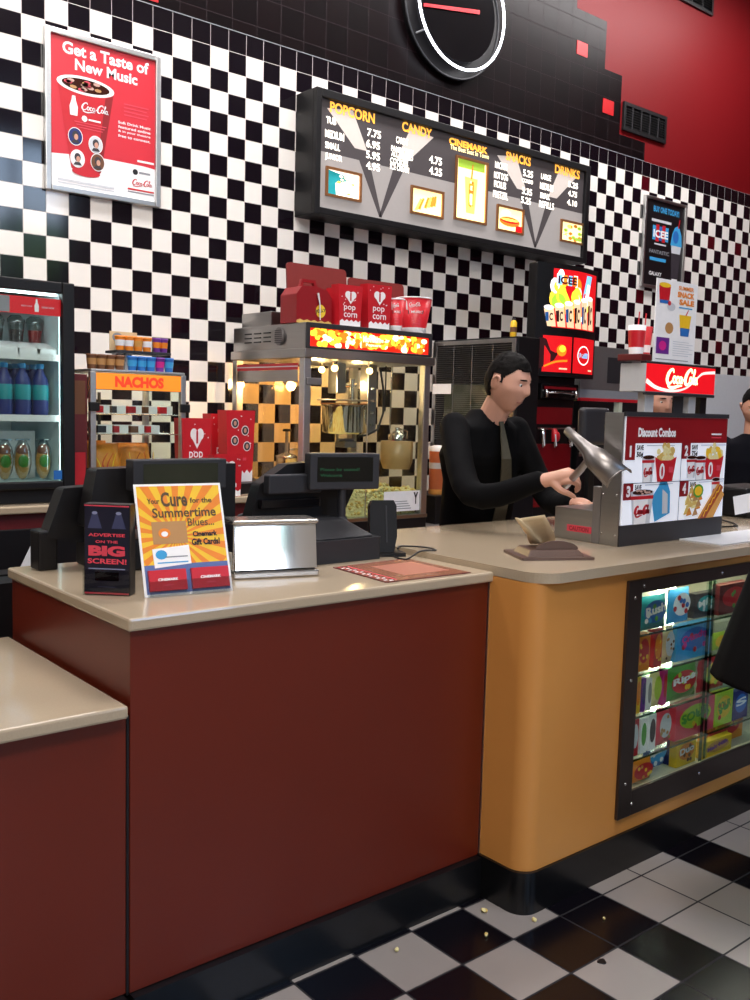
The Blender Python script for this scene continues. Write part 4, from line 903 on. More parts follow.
tub(X(414, 3.89), 3.89, TZ, .098, .19, 'wide red paper tub at the right end of the popcorn machine roof', 'paper tubs on the popcorn machine')
tub(X(399, 3.80), 3.825, TZ, .048, .165, 'small red paper cup beside the wide paper tub on the popcorn machine', 'paper tubs on the popcorn machine')
# ================================================================== steel cabinet with louvred side
mat('reflected_olive', '3c4034', .15, noise_=.3, scale=14)
QX = 4.19; t = thing('ice_cabinet', (QX+.1, 4.1, BZ), 'grey steel cabinet with fine louvres on its side, behind the man', 'cabinet')
b = MB(); b.box(QX, 4.378, 3.76, 4.48, BZ, 1.92, 'black_plastic'); b.build('body', t, .004)
b = MB()
for a in ((3.77, 3.80, .95, 1.91), (4.44, 4.47, .95, 1.91), (3.80, 4.44, 1.885, 1.91), (3.80, 4.44, .95, .975)): b.box(QX-.014, QX-.001, a[0], a[1], a[2], a[3], 'brushed_steel')
b.build('side_frame', t, .002)
b = MB(); b.box(QX-.006, QX-.001, 3.80, 4.44, .975, 1.885, 'black_print'); b.build('side_backing', t)
b = MB(); k = 0; z = 1.30
while z < 1.88: b.add([(QX-.007, 3.80, z), (QX-.007, 4.44, z), (QX-.013, 4.44, z-.006), (QX-.013, 3.80, z-.006)], [(0, 1, 2, 3)], 'brushed_steel'); z += .0125
for y in (3.95, 4.12, 4.28): b.box(QX-.0135, QX-.0125, y, y+.004, 1.29, 1.88, 'dark_steel')
b.build('louvres', t)
b = MB(); b.box(QX-.012, QX-.007, 3.86, 4.36, .99, 1.64, 'reflected_olive'); b.build('reflection_panel', t, .002)  # mottled olive stands in for greenery reflected on the steel side
lp, lq = atx(433, 384, QX-.014), atx(451, 394, QX-.014); b = MB(); b.box(QX-.0165, QX-.0145, lq.y, lp.y, lq.z, lp.z, 'white_print'); b.build('label_plate', t)
yb = atx(519, 352, 4.25)
t = thing('squeeze_bottle', (4.25, 3.86, 1.9205), 'small yellow bottle standing on the louvred steel cabinet', 'bottle')
MB().lathe([(.018, 0), (.02, .004), (.02, .085), (.012, .10)], (4.25, 3.86, 1.9205), 'sun_yellow', 14).build('body', t)
MB().lathe([(.011, .10), (.011, .115)], (4.25, 3.86, 1.9205), 'dark_print', 12).build('cap', t)
MB().lathe([(.0205, .03), (.0205, .06)], (4.25, 3.86, 1.9205), 'brown', 14, cap=False).build('label', t)
# orange cup stack beside the popcorn machine
c = aty(437, 470, 4.0)
b = MB(); b.box(c.x-.10, c.x+.14, 3.90, 4.2, BZ, aty(437, 494, 4.0).z, 'black_plastic'); rz_ = aty(437, 494, 4.0).z; solo(b, 'riser_box', (c.x, 4.0, BZ), 'black box under the orange topping canister, right of the popcorn machine', 'riser', bevel=.004)
t = thing('topping_canister', (c.x, 4.0, rz_), 'orange brown canister with white lid between popcorn machine and man', 'canister')
mat('canister_orange', 'b4623c', .35, noise_=.1)
b = MB(); b.lathe([(.043, .0), (.047, .006), (.047, .03)], (c.x, 4.0, rz_), 'bun', 18); b.lathe([(.045, .03), (.048, .25)], (c.x, 4.0, rz_), 'canister_orange', 18, cap=False); b.build('body', t)
b = MB(); b.lathe([(.0475, .15), (.0485, .185)], (c.x, 4.0, rz_), 'light_grey', 18, cap=False); b.build('label', t)
b = MB(); b.lathe([(.049, .25), (.049, .275), (.02, .285)], (c.x, 4.0, rz_), 'white_plastic', 18); b.build('lid', t)
# ================================================================== frozen drink machine
IX0, IX1, IY0, IY1 = 4.395, 4.955, 3.75, 4.42
emat('ice_panel', 'd8141c', .75); emat('ice_yellow', 'ffe23a', 1.2); emat('ice_green', '9fdc3a', 1.0); emat('ice_blue', '7fc8ff', 1.0); emat('ice_white', 'fff4f0', 1.3); emat('ice_cream', 'e8c9a0', .9); emat('ice_dark', '3a0c10', .3)
t = thing('frozen_drink_machine', ((IX0+IX1)/2, 4.1, BZ), 'tall black frozen drink machine with a lit ICEE panel', 'drink machine')
b = MB(); b.box(IX0-.012, IX1+.004, IY0+.06, IY0+.13, 1.70, 2.375, 'black_plastic'); b.build('upper_cabinet', t, .01)
n = 12; bul = lambda a: IY0+.055-.05*math.sin(math.pi*a)
def curved(b, z0, z1, m, off=0, u0=0, u1=1):
    vs = [(IX0+(IX1-IX0)*(u0+(u1-u0)*i/n), bul(u0+(u1-u0)*i/n)-off, z) for z in (z0, z1) for i in range(n+1)]; b.add(vs, [(i, i+1, n+2+i, n+1+i) for i in range(n)], m, True)
b = MB(); pts = [(IX0-.012, IY0+.06)] + [(IX0-.012+(IX1-IX0+.016)*i/n, bul(i/n)+.002) for i in range(n+1)] + [(IX1+.004, IY0+.06)]
b.prism([(x, y, 1.70) for x, y in pts], (0, 0, .675), 'black_plastic', False); b.build('curved_front', t, fixn=True)
b = MB(); curved(b, 1.995, 2.345, 'ice_panel', 0, .06, .96)
class CF(Sheet):
    def P(s_, u, v, d=0): return Vector((IX0+(IX1-IX0)*u, bul(u)-.0008*d, v))
s = CF((0, 0, 0), (1, 0, 0), (0, 0, 1), b)
for k_ in range(26):
    rr = random.Random(k_*7); s.ell(.12+.78*rr.random(), 2.06+.26*rr.random(), .03+.05*rr.random(), .02+.03*rr.random(), ['ice_panel', 'pop_orange', 'ice_white', 'ice_yellow'][k_ % 4] if rr.random() < .75 else 'ice_panel', 1+k_*.05, 10)
s.ell(.42, 2.19, .2, .075, 'ice_yellow', 3, 20); s.ell(.26, 2.15, .10, .05, 'ice_green', 3.4, 16); s.poly([(.62, 2.14), (.72, 2.33), (.83, 2.33), (.74, 2.12)], 'ice_blue', 3.5); s.poly([(.66, 2.14), (.74, 2.28), (.80, 2.27), (.74, 2.12)], 'ice_white', 3.8)
s.rect(.22, .53, 2.245, 2.315, 'ice_white', 4)
for k_ in range(4): s.rect(.235+.075*k_, .29+.075*k_, 2.25, 2.31, 'ice_blue' if k_ % 2 == 0 else 'lit_orange', 4.4)
s.text('ICEE', .235, .52, 2.257, 2.303, 'ice_dark', 5, .04)
for i in range(6):
    u = .12+.135*i; h_ = .10+.016*i; s.poly([(u-.0, 2.0), (u-.05, 2.0+h_), (u+.07, 2.0+h_+.02), (u+.11, 2.0)], 'ice_cream', 5+i*.2)
    s.ell(u+.01, 2.0+h_+.012, .062, .014, 'ice_white', 5.1+i*.2, 12); s.poly([(u-.02, 2.03), (u-.035, 2.0+h_*.8), (u+.01, 2.0+h_*.85), (u+.015, 2.03)], 'ice_dark' if i % 2 else 'blue', 5.3+i*.2); s.text('C', u+.02, u+.065, 2.035, 2.0+h_*.8, 'ice_dark', 5.5+i*.2, .04)
lp = b.build('lit_panel', t)
for (u0, u1, kind) in ((.03, .485, 0), (.515, .97, 1)):
    b = MB(); s = CF((0, 0, 0), (1, 0, 0), (0, 0, 1), b)
    for i in range(6): s.rect(u0+(u1-u0)*i/6, u0+(u1-u0)*(i+1)/6, 1.728, 1.945, 'ice_panel', 1)
    if kind == 0: s.poly([(u0, 1.74), (u0+.2, 1.80), (u0+.3, 1.88), (u0+.06, 1.93), (u0, 1.93)], 'ice_dark', 2); s.ell(.33, 1.86, .07, .035, 'pop_orange', 3); s.ell(.34, 1.87, .045, .02, 'ice_yellow', 3.5); s.stroke([(.1, 1.76), (.25, 1.79), (.42, 1.80)], .012, 'pop_orange', 3); s.rect(.3, .42, 1.745, 1.755, 'ice_cream', 3)
    else: s.ell(.72, 1.84, .13, .06, 'ice_white', 3); s.ell(.72, 1.84, .115, .052, 'ice_panel', 3.5); s.rect(.63, .81, 1.825, 1.855, 'ice_blue', 4); s.text('ICEE', .65, .79, 1.83, 1.85, 'white_print', 5, .05); s.rect(.84, .93, 1.745, 1.755, 'ice_cream', 3)
    b.build('flavour_panel', t)
b = MB(); b.box(IX0+.0, IX1-.16, IY0+.07, IY1, BZ, 1.699, 'black_plastic'); lo_ = b.build('lower_cabinet', t, .004)
mat('ice_maroon', '7c0f18', .3)
b = MB(); x0_, x1_ = IX0+.02, IX1-.18; y_ = IY0+.069; b.box(x0_, x1_, y_-.006, y_, 1.41, 1.515, 'ice_maroon'); b.box(x0_, x1_, y_-.006, y_, .9, 1.29, 'ice_maroon'); b.build('red_panels', t, .002)
b = MB(); b.box(x0_, x1_, y_-.05, y_-.001, 1.56, 1.66, 'black_gloss'); b.build('barrel_housing', t, .01)
b = MB(); b.tube([(x0_+.05, y_-.06, 1.60), (x0_+.16, y_-.075, 1.605), (x1_-.04, y_-.06, 1.60)], .006, 'chrome', 8)
for x in (x0_+.04, x1_-.04): b.lathe([(.008, 0), (.012, .01), (.012, .03), (.007, .045)], (x, y_-.06, 1.575), 'chrome', 12)
b.box(x0_+.03, x1_-.03, y_-.052, y_-.0505, 1.625, 1.64, 'ice_maroon'); b.build('barrel_handle', t)
b = MB(); b.tube([(x0_, y_-.03, 1.385), (x1_, y_-.03, 1.385)], .006, 'chrome', 8); b.build('valve_rail', t)
for i, x in enumerate((x0_+.05, x0_+.16, x1_-.05)):
    b = MB(); b.lathe([(.016, -.02), (.018, 0), (.018, .05), (.01, .06)], (x, y_-.035, 1.325), 'chrome' if i != 1 else 'coke_red', 14); b.tube([(x, y_-.035, 1.31), (x, y_-.04, 1.27)], .006, 'chrome', 8); b.tube([(x-.02, y_-.06, 1.35), (x-.025, y_-.075, 1.28)], .004, 'light_grey', 8); b.build('tap', t)
b = MB(); b.ball((x0_+.165, y_-.05, 1.335), .03, 'coke_red', 12, (1, .4, 1.1)); b.build('flavour_badge', t)
# ================================================================== hot food cabinet and hood, right of the frozen drink machine
emat('strip_lamp', 'eaf4ff', 3)
hx0, hx1, hy = 4.975, 5.62, 3.92
t = thing('hot_food_cabinet', ((hx0+hx1)/2, 4.2, BZ), 'dark steel hooded serving cabinet with a red stripe, right of the drink machine', 'cabinet')
b = MB(); b.box(hx0, hx1, hy, 4.45, 1.64, 1.925, 'dark_steel'); b.box(hx0+.28, hx1-.1, hy-.002, hy, 1.69, 1.86, 'dark_grey'); b.build('hood', t, .005)
b = MB(); b.box(hx0, hx1, hy-.004, hy+.02, 1.565, 1.585, 'coke_red'); b.box(hx0, hx1, hy, hy+.1, 1.585, 1.64, 'mid_print'); b.build('stripe_rail', t)
b = MB(); b.box(hx0, 6.6, 4.43, 4.45, BZ, 1.64, 'black_plastic'); b.box(hx0, hx0+.02, hy, 4.43, BZ, 1.565, 'black_plastic'); b.build('back_panel', t)
mat('post_pale', 'cfd8c4', .4); b = MB(); b.box(5.40, 5.44, hy, hy+.04, BZ, 1.565, 'post_pale'); b.build('post', t)
for x in (5.08, 5.33): b = MB(); b.box(x, x+.09, hy+.1, hy+.12, 1.505, 1.518, 'strip_lamp'); b.build('lamp', t)
b = MB(); b.box(hx0+.02, hx1, hy+.02, 4.43, 1.20, 1.215, 'brushed_steel'); b.build('shelf', t)
for i, (x, lab, m) in enumerate(((5.05, 'black tub on the shelf of the hooded cabinet, left', 'black_plastic'), (5.22, 'tan cardboard box on the shelf of the hooded cabinet', 'tan'), (5.42, 'black tub on the shelf of the hooded cabinet, right', 'dark_grey'))):
    b = MB(); b.box(x, x+.12, 4.05, 4.2, 1.2155, 1.42-.03*i, m); solo(b, 'storage_box', (x+.06, 4.12, 1.2155), lab, 'box', bevel=.008)
# ================================================================== on the orange counter
# -- discount panel cabinet
DX0, DX1, DY = 2.735, 3.395, 1.955; DZ0, DZ1 = ZY+.0005, 1.487
t = thing('cup_cabinet', ((DX0+DX1)/2, DY+.1, DZ0), 'steel counter cabinet faced with a Discount Combos picture panel', 'cabinet')
b = MB(); b.box(DX0, DX1, DY+.006, DY+.085, DZ0, DZ1, 'brushed_steel'); b.build('body', t, .002)
b = MB(); b.box(DX0-.002, DX1, DY, DY+.0055, DZ0, DZ0+.073, 'dark_grey'); b.build('kick_strip', t); b = MB(); b.box(DX0-.002, DX1, DY-.004, DY+.0055, DZ1-.012, DZ1+.004, 'dark_grey'); b.build('top_strip', t)
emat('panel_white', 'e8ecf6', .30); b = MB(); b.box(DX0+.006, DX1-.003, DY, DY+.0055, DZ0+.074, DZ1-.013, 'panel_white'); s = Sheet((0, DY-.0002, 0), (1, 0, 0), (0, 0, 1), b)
def q6(x, y): return s.uv(x, y)
def box6(x0, y0, x1, y1):
    (a, c), (e_, g) = q6(x0, y0), q6(x1, y1); return a, e_, g, c
pz0, pz1, px0, px1 = DZ0+.074, DZ1-.013, DX0+.006, DX1-.003; ph = pz1-pz0; pw = px1-px0
rb = pz1-ph*.245; s.rect(px0, px1, rb, pz1, 'deep_red')
xm = px0+pw*.53; zm = pz0+ph*.385
s.rect(xm-.002, xm+.002, pz0, rb, 'mid_print', 2); s.rect(px0, px1, zm-.0015, zm+.0015, 'mid_print', 2)
for x, z in ((px0, rb), (xm, rb), (px0, zm), (xm, zm)): s.rect(x, x+.058, z-.058, z+.001, 'deep_red', 2)
pn = b.build('picture_panel', t); b = MB(); s.mb = b
s.text('Discount Combos', px0+.07, px0+.30, rb+.022, rb+.055, 'white_print', 3, .05); s.rect(px1-.11, px1-.04, rb+.03, rb+.036, 'white_print', 2); s.rect(px1-.11, px1-.04, rb+.018, rb+.022, 'pink_red', 2)
for n_, x, z, c in (('1', px0, rb, '50¢'), ('2', xm, rb, '75¢'), ('3', px0, zm, '50¢'), ('4', xm, zm, '50¢')):
    s.text(n_, x+(.018 if n_ != '1' else .025), x+(.042 if n_ != '1' else .036), z-.048, z-.008, 'white_print', 3, .05); s.text('SAVE', x+.066, x+.106, z-.024, z-.006, 'black_print', 3, .04); s.text(c, x+.066, x+.106, z-.052, z-.029, 'black_print', 3, .04)
    s.rect(x+.125, x+.30, z-.010, z-.006, 'pale_print', 2)
b.build('lettering', pn); b = MB(); s.mb = b; rnd = random.Random(4)
def p_pop(x, z, k=1):
    for i in range(34): a = rnd.random()*6.28; r_ = rnd.random()**.5; s.ell(x+.055*k*r_*math.cos(a), z+.075*k+abs(.05*k*r_*math.sin(a)), .012*k, .011*k, rnd.choice(['popcorn', 'popcorn', 'popcorn_dark', 'sun_yellow']), 2+i*.03, 8)
    s.poly([(x-.045*k, z), (x+.045*k, z), (x+.065*k, z+.085*k), (x+.03*k, z+.072*k), (x-.03*k, z+.072*k), (x-.065*k, z+.085*k)], 'coke_red', 4); s.ell(x-.02*k, z+.035*k, .016*k, .028*k, 'white_print', 5, 12); s.ell(x-.02*k, z+.035*k, .006*k, .018*k, 'coke_red', 6, 10); s.rect(x+.02*k, x+.045*k, z+.03*k, z+.05*k, 'pink_red', 5)
def p_cup(x, z, k=1, wf=1):
    if wf != 1:
        o_ = s.uv; P0 = s.P; s.P = lambda u, v, d=0: P0(x+(u-x)*wf, v, d); p_cup(x, z, k); s.P = P0; return
    s.poly([(x-.024*k, z), (x+.024*k, z), (x+.031*k, z+.09*k), (x-.031*k, z+.09*k)], 'white_print', 6); s.poly([(x-.030*k, z+.07*k), (x+.030*k, z+.07*k), (x+.031*k, z+.08*k), (x-.031*k, z+.08*k)], 'coke_red', 7)
    s.ell(x, z+.09*k, .032*k, .009*k, 'pale_print', 7, 16); s.ell(x, z+.09*k, .028*k, .007*k, 'cola', 8, 16); s.script(x-.020*k, x+.022*k, z+.02*k, z+.055*k, 'coke_red', 7, .4); s.poly([(x-.024*k, z), (x-.019*k, z), (x-.025*k, z+.09*k), (x-.031*k, z+.09*k)], 'pale_print', 6.5); s.poly([(x+.012*k, z), (x+.024*k, z), (x+.031*k, z+.09*k), (x+.018*k, z+.09*k)], 'pale_print', 6.4)
def p_quad(fn, x, z): fn(x, z)
p_pop(px0+.245, zm+.002, 1.05); p_cup(px0+.135, zm+.002, .98, 1.25)
p_pop(xm+.22, zm+.002, 1.05); p_cup(xm+.065, zm+.010, .85, 1.3); p_cup(xm+.125, zm+.002, .92, 1.3)
s.poly([(px0+.195, pz0+.002), (px0+.17, pz0+.09), (px0+.21, pz0+.13), (px0+.235, pz0+.175), (px0+.245, pz0+.175), (px0+.285, pz0+.11), (px0+.29, pz0+.03)], 'sky_blue', 2); s.poly([(px0+.24, pz0+.03), (px0+.235, pz0+.12), (px0+.27, pz0+.10), (px0+.275, pz0+.03)], 'pale_print', 3); s.rect(px0+.238, px0+.245, pz0+.17, pz0+.195, 'coke_red', 3)
p_cup(px0+.110, pz0-.0, 1.25, 1.75)
for i in range(10): s.ell(px0+.110+(rnd.random()-.5)*.08, pz0+.1125+(rnd.random()-.5)*.014, .008, .004, 'ice', 9+i*.05, 7)
p_cup(xm+.24, pz0+.060, .95)
for i in range(26): s.poly([(xm+.02+.10*(a:=rnd.random()), pz0+.01+.09*(c:=rnd.random())), (xm+.06+.10*a, pz0+.015+.09*c), (xm+.04+.10*a, pz0+.045+.09*c)], rnd.choice(['chips', 'popcorn_dark', 'tan', 'popcorn']), 3+i*.03)
s.ell(xm+.125, pz0+.105, .035, .026, 'green', 4.5, 12); s.ell(xm+.125, pz0+.105, .026, .018, 'sun_yellow', 5, 12)
s.poly([(xm+.12, pz0+.0), (xm+.17, pz0+.0), (xm+.29, pz0+.11), (xm+.25, pz0+.13)], 'bun', 12); s.poly([(xm+.17, pz0), (xm+.23, pz0), (xm+.30, pz0+.085), (xm+.28, pz0+.105)], 'bun', 12.2); s.poly([(xm+.135, pz0), (xm+.175, pz0), (xm+.29, pz0+.115), (xm+.265, pz0+.128)], 'sausage', 12.6)
s.stroke([(xm+.16+.012*i, pz0+.01+.0115*i+(.006 if i % 2 else -.004)) for i in range(10)], .005, 'sun_yellow', 13, 3)
b.build('food_pictures', pn)
b = MB()
for y, z in ((DY+.02, 1.20), (DY+.075, 1.20), (DY+.02, 1.06), (DY+.075, 1.06)): b.ball((DX0-.001, y, z), .0035, 'chrome', 8)
b.build('rivets', t)
b = MB(); b.box(DX0+.002, DX1-.02, DY+.086, 2.245, DZ0, DZ0+.115, 'brushed_steel'); dr = b.build('drawer_base', t, .003)
b = MB(); pz = [atx(567, 524, DX0), atx(591, 534, DX0)]; b.box(DX0-.0005, DX0+.0015, pz[1].y, pz[0].y, pz[1].z, pz[0].z, 'pink_red'); s = Sheet((DX0-.0008, pz[0].y, pz[1].z), (0, -1, 0), (0, 0, 1), b); wd = pz[0].y-pz[1].y; s.text('CAUTION', wd*.1, wd*.9, .004, (pz[0].z-pz[1].z)-.004, 'deep_red', 1, .03); b.build('warning_sticker', dr)
b = MB(); b.box(DX0-.001, DX0+.03, DY+.086, DY+.12, DZ0, 1.225, 'dark_steel'); b.build('bracket', t, .002)
# -- dark monitor back behind the cabinet
t = thing('monitor', (3.0, 2.42, ZY+.0005), 'dark grey rounded monitor back on a post beside the picture panel', 'monitor')
m0, m1 = aty(579, 445, 2.45), aty(606, 408, 2.45)
b = MB(); b.box(m0.x, m1.x+.01, 2.43, 2.47, m0.z, m1.z, 'dark_grey'); b.build('housing', t, .018, 4)
cxm = (m0.x+m1.x)/2; b = MB(); b.box(cxm-.02, cxm+.02, 2.445, 2.465, ZY+.012, m0.z+.02, 'black_plastic'); b.build('post', t, .004)
b = MB(); b.box(cxm-.07, cxm+.07, 2.38, 2.52, ZY+.0005, ZY+.0115, 'black_plastic'); b.build('base', t, .004)
# -- soda tower
SX0, SX1, SY0, SY1 = 3.628, 4.20, 2.50, 2.645
emat('soda_red', 'd8101c', .75); emat('soda_script', 'fff0b0', 2.2); emat('soda_wave', 'ffd8d0', 1.0)
t = thing('soda_dispenser', ((SX0+SX1)/2, 2.57, ZY), 'soda fountain tower with a glowing red script header behind the picture panel', 'drink dispenser')
b = MB(); b.box(SX0, SX1, SY0, SY1-.01, 1.585, 1.712, 'light_grey'); b.box(SX0-.001, SX1+.001, SY0-.003, SY0+.01, 1.712, 1.722, 'dark_grey'); b.box(SX0-.001, SX1+.001, SY0-.003, SY0+.01, 1.572, 1.585, 'dark_grey'); hd = b.build('header', t, .003)
s = Sheet((SX0, SY0-.0008, 1.585), (1, 0, 0), (0, 0, 1)); W, h_ = SX1-SX0, .127; s.rect(.004, W-.004, .003, h_-.001, 'soda_red')
s.stroke([(.006, .050), (.09, .020), (.22, .010), (.33, .028), (.43, .085), (.47, .100), (W-.006, .108)], [.022, .016, .012, .008, .010, .012, .014], 'soda_wave', 2)
s.script(.150, .42, .022, .118, 'soda_script', 3, .42); s.mb.build('lit_sign', hd)
for p0_, p1_ in ((645, 654), (689, 696)): b = MB(); x = aty(p0_, 400, 2.53).x; b.box(x, aty(p1_, 400, 2.53).x, 2.53, 2.57, 1.42, 1.584, 'light_grey'); b.build('pillar', t, .003)
b = MB(); b.box(aty(674, 400, 2.56).x, aty(688, 400, 2.56).x, 2.56, 2.57, 1.42, 1.584, 'dark_grey'); b.box(aty(697, 400, 2.56).x, aty(703, 400, 2.56).x, 2.54, 2.57, 1.42, 1.584, 'black_plastic'); b.build('dark_gap_plate', t, .002)  # dark plate added so the opening under the header stays dark
b = MB(); b.box(SX0+.02, SX1-.02, SY0+.03, SY1-.01, ZY+.0005, 1.42, 'brushed_steel'); b.build('tower', t, .004)
b = MB(); b.box(SX0-.02, aty(652, 364, 2.51).x-.004, SY0+.01, SY1-.005, 1.7225, 1.752, 'maroon'); solo(b, 'cup_tray', (SX0+.05, 2.58, 1.7225), 'dark red low tray on top of the soda fountain header', 'tray', bevel=.003)
for i, (px, lab) in enumerate(((636, 'tall red and white paper cup with straw, left one on the soda fountain'), (646.5, 'tall red and white paper cup with straw, right one on the soda fountain'))):
    x = aty(px, 350, 2.57).x; z = 1.7525; t = thing('paper_cup', (x, 2.57+.02*i, z), lab, 'cup', 'paper cups on the soda fountain'); y = 2.57+.02*i; r_ = .040
    b = MB(); b.lathe([(r_*.78, 0), (r_, .128), (r_*.97, .128), (r_*.75, .003)], (x, y, z), 'coke_red' if i else 'white_print', 20, cap=False); b.lathe([(r_*.78, 0), (r_*.76, .002)], (x, y, z), 'white_print', 20); b.build('cup', t)
    b = MB(); b.lathe([(r_*.80, .012), (r_*.86, .045)] if i else [(r_*.83, .03), (r_*.96, .105)], (x, y, z), 'white_print' if i else 'coke_red', 20, cap=False); b.v = [Vector((x+(v.x-x)*1.012, y+(v.y-y)*1.012, v.z)) for v in b.v]; b.build('print', t)
    b = MB(); b.tube([(x, y, z+.01), (x+.012, y, z+.19)], .003, 'coke_red', 6); b.build('straw', t)
# -- white flyer on the header (generic art; the printed characters are left out)
f0, f1 = aty(652, 364, 2.51), aty(693, 366, 2.51); fx0, fx1 = f0.x+.003, f1.x; ft = aty(675, 281, 2.51).z
t = thing('sign_card', ((fx0+fx1)/2, 2.52, 1.7225), 'white printed card with orange heading standing on the soda fountain', 'sign')
b = MB(); b.box(fx0, fx1, 2.508, 2.513, 1.7225, ft, 'white_print'); b.box(fx0+.08, fx1-.08, 2.5132, 2.56, 1.7225, 1.73, 'acrylic'); b.build('card', t)
s = Sheet((fx0, 2.5077, 1.7225), (1, 0, 0), (0, 0, 1)); W, h_ = fx1-fx0, ft-1.7225
s.text('SUMMER', W*.52, W*.9, h_*.90, h_*.95, 'orange', 2, .03); s.text('SNACK', W*.50, W*.92, h_*.81, h_*.88, 'orange', 2, .05); s.text('SALE', W*.55, W*.92, h_*.72, h_*.79, 'orange', 2, .05); s.rect(W*.55, W*.88, h_*.68, h_*.695, 'sky_blue', 2)
s.poly([(W*.08, h_*.72), (W*.05, h_*.92), (W*.33, h_*.92), (W*.30, h_*.72)], 'coke_red', 1); s.ell(W*.19, h_*.93, W*.14, h_*.03, 'sun_yellow', 2, 14); s.rect(W*.08, W*.30, h_*.71, h_*.75, 'blue', 2); s.ell(W*.36, h_*.68, W*.10, h_*.05, 'pale_print', 2, 14); s.ell(W*.31, h_*.72, W*.04, h_*.03, 'coke_red', 3, 10)
s.poly([(W*.62, h_*.34), (W*.57, h_*.60), (W*.87, h_*.60), (W*.82, h_*.34)], 'sun_yellow', 1); s.poly([(W*.62, h_*.34), (W*.60, h_*.44), (W*.84, h_*.44), (W*.82, h_*.34)], 'blue', 2); s.poly([(W*.72, h_*.60), (W*.78, h_*.67), (W*.80, h_*.67), (W*.75, h_*.60)], 'coke_red', 2)
s.ell(W*.34, h_*.42, W*.10, h_*.07, 'tan', 1, 14); s.rect(W*.05, W*.36, h_*.10, h_*.30, 'purple', 1); s.ell(W*.2, h_*.2, W*.09, h_*.06, 'magenta', 2, 10)
for k in range(7): s.rect(W*.45, W*(.95 if k % 2 else .85), h_*(.26-.028*k), h_*(.268-.028*k), 'pale_print', 1)
s.rect(W*.05, W*.85, h_*.03, h_*.04, 'mid_print', 1); s.mb.build('print', t)
# -- brown napkin holder with a kraft napkin
mat('holder_brown', '5d4840', .35); c = atz(548, 556, ZY); z = ZY+.0005
t = thing('napkin_holder', (c.x, c.y, z), 'flat brown plastic napkin holder with a kraft napkin, on the orange counter', 'napkin holder', rz=R(-28))
def L6(u, v, w_): 
    a = R(-28); return (c.x+u*math.cos(a)-v*math.sin(a), c.y+u*math.sin(a)+v*math.cos(a), z+w_)
b = MB(); b.prism([L6(-.12, -.09, 0), L6(.12, -.09, 0), L6(.12, .09, 0), L6(-.12, .09, 0)], (0, 0, .008), 'holder_brown')
lo8 = [L6(-.095, -.07, .008), L6(.095, -.07, .008), L6(.095, .07, .008), L6(-.095, .07, .008)]; hi8 = [L6(-.08, -.055, .028), L6(.08, -.055, .028), L6(.08, .055, .028), L6(-.08, .055, .028)]
b.add(lo8+hi8, [(0, 1, 5, 4), (1, 2, 6, 5), (2, 3, 7, 6), (3, 0, 4, 7), (4, 5, 6, 7)], 'holder_brown'); b.build('tray', t, .004)
b = MB(); n = 10
for sd in (0,): b.prism([L6(.07*math.cos(math.pi*i/n)+.012, -.045, .0285+.026*math.sin(math.pi*i/n)) for i in range(n+1)], Vector(L6(0, .012, 0))-Vector(L6(0, 0, 0)), 'holder_brown'); b.build('weight_arm', t, fixn=True)
t = thing('napkin', L6(-.01, -.02, .0), 'crumpled kraft paper napkin poking up from the flat brown holder', 'napkin')
nb = [atz(530, 544, ZY+.030), aty(511, 519, c.y+.0), aty(541, 516, c.y+.0), atz(557, 543, ZY+.028)]
b = MB(); n = 9; vs = []
for i in range(n):
    for j in range(n):
        u, v = i/(n-1), j/(n-1); p = (nb[0]*(1-u)+nb[3]*u)*(1-v)+(nb[1]*(1-u)+nb[2]*u)*v
        fold = .014*math.sin(u*6.3+v*1.5)*(1-.3*v)+.006*noise.noise(Vector((u*4, v*4, 0))); vs.append(p+Vector((.7*fold, -fold, .35*fold*v-.01*(1-v)*0)))
b.add(vs, [(i*n+j, (i+1)*n+j, (i+1)*n+j+1, i*n+j+1) for i in range(n-1) for j in range(n-1)], 'kraft', True); o = b.build('sheet', t); md = o.modifiers.new('thickness', 'SOLIDIFY'); md.thickness = .0015
# papers and odds at the right end of the orange counter
b = MB(); c = atz(735, 538, ZY); b.box(c.x-.25, c.x+.35, c.y-.09, c.y+.10, ZY+.0005, ZY+.004, 'pale_print'); solo(b, 'paper_mat', (c.x, c.y, ZY), 'pale sheet lying on the orange counter right of the picture panel', 'paper')
c = aty(752, 505, 2.25); t = thing('receipt_printer', (c.x+.05, 2.3, ZY), 'black receipt printer with a white slip at the right picture edge', 'printer')
b = MB(); b.box(c.x-.10, c.x+.22, 2.22, 2.42, ZY+.0005, ZY+.14, 'black_plastic'); b.build('body', t, .015, 3)
b = MB(); pa, pb = aty(735, 515, 2.20), aty(736, 497, 2.20); b.add([(pa.x, 2.20, pa.z), (pa.x+.14, 2.19, pa.z+.01), (pa.x+.15, 2.21, pb.z+.012), (pb.x, 2.215, pb.z)], [(0, 1, 2, 3)], 'white_print'); o = b.build('paper_slip', t)
b = MB(); p0 = atz(717, 530, ZY); b.tube([(p0.x, p0.y, ZY+.004), (p0.x+.08, p0.y+.03, ZY+.004), (p0.x+.14, p0.y-.01, ZY+.0085), (p0.x+.22, p0.y+.05, ZY+.0085), (p0.x+.3, 2.21, ZY+.0085)], .0035, 'black_print', 8); b.build('cable', t)
# ================================================================== on the red counter
Z = ZR+.0005
def frame2(pL, pR):
    d = frame_of(pL, pR); return d, Vector((0, 0, 1)).cross(d)*-1   # along, and outward (towards the lobby)
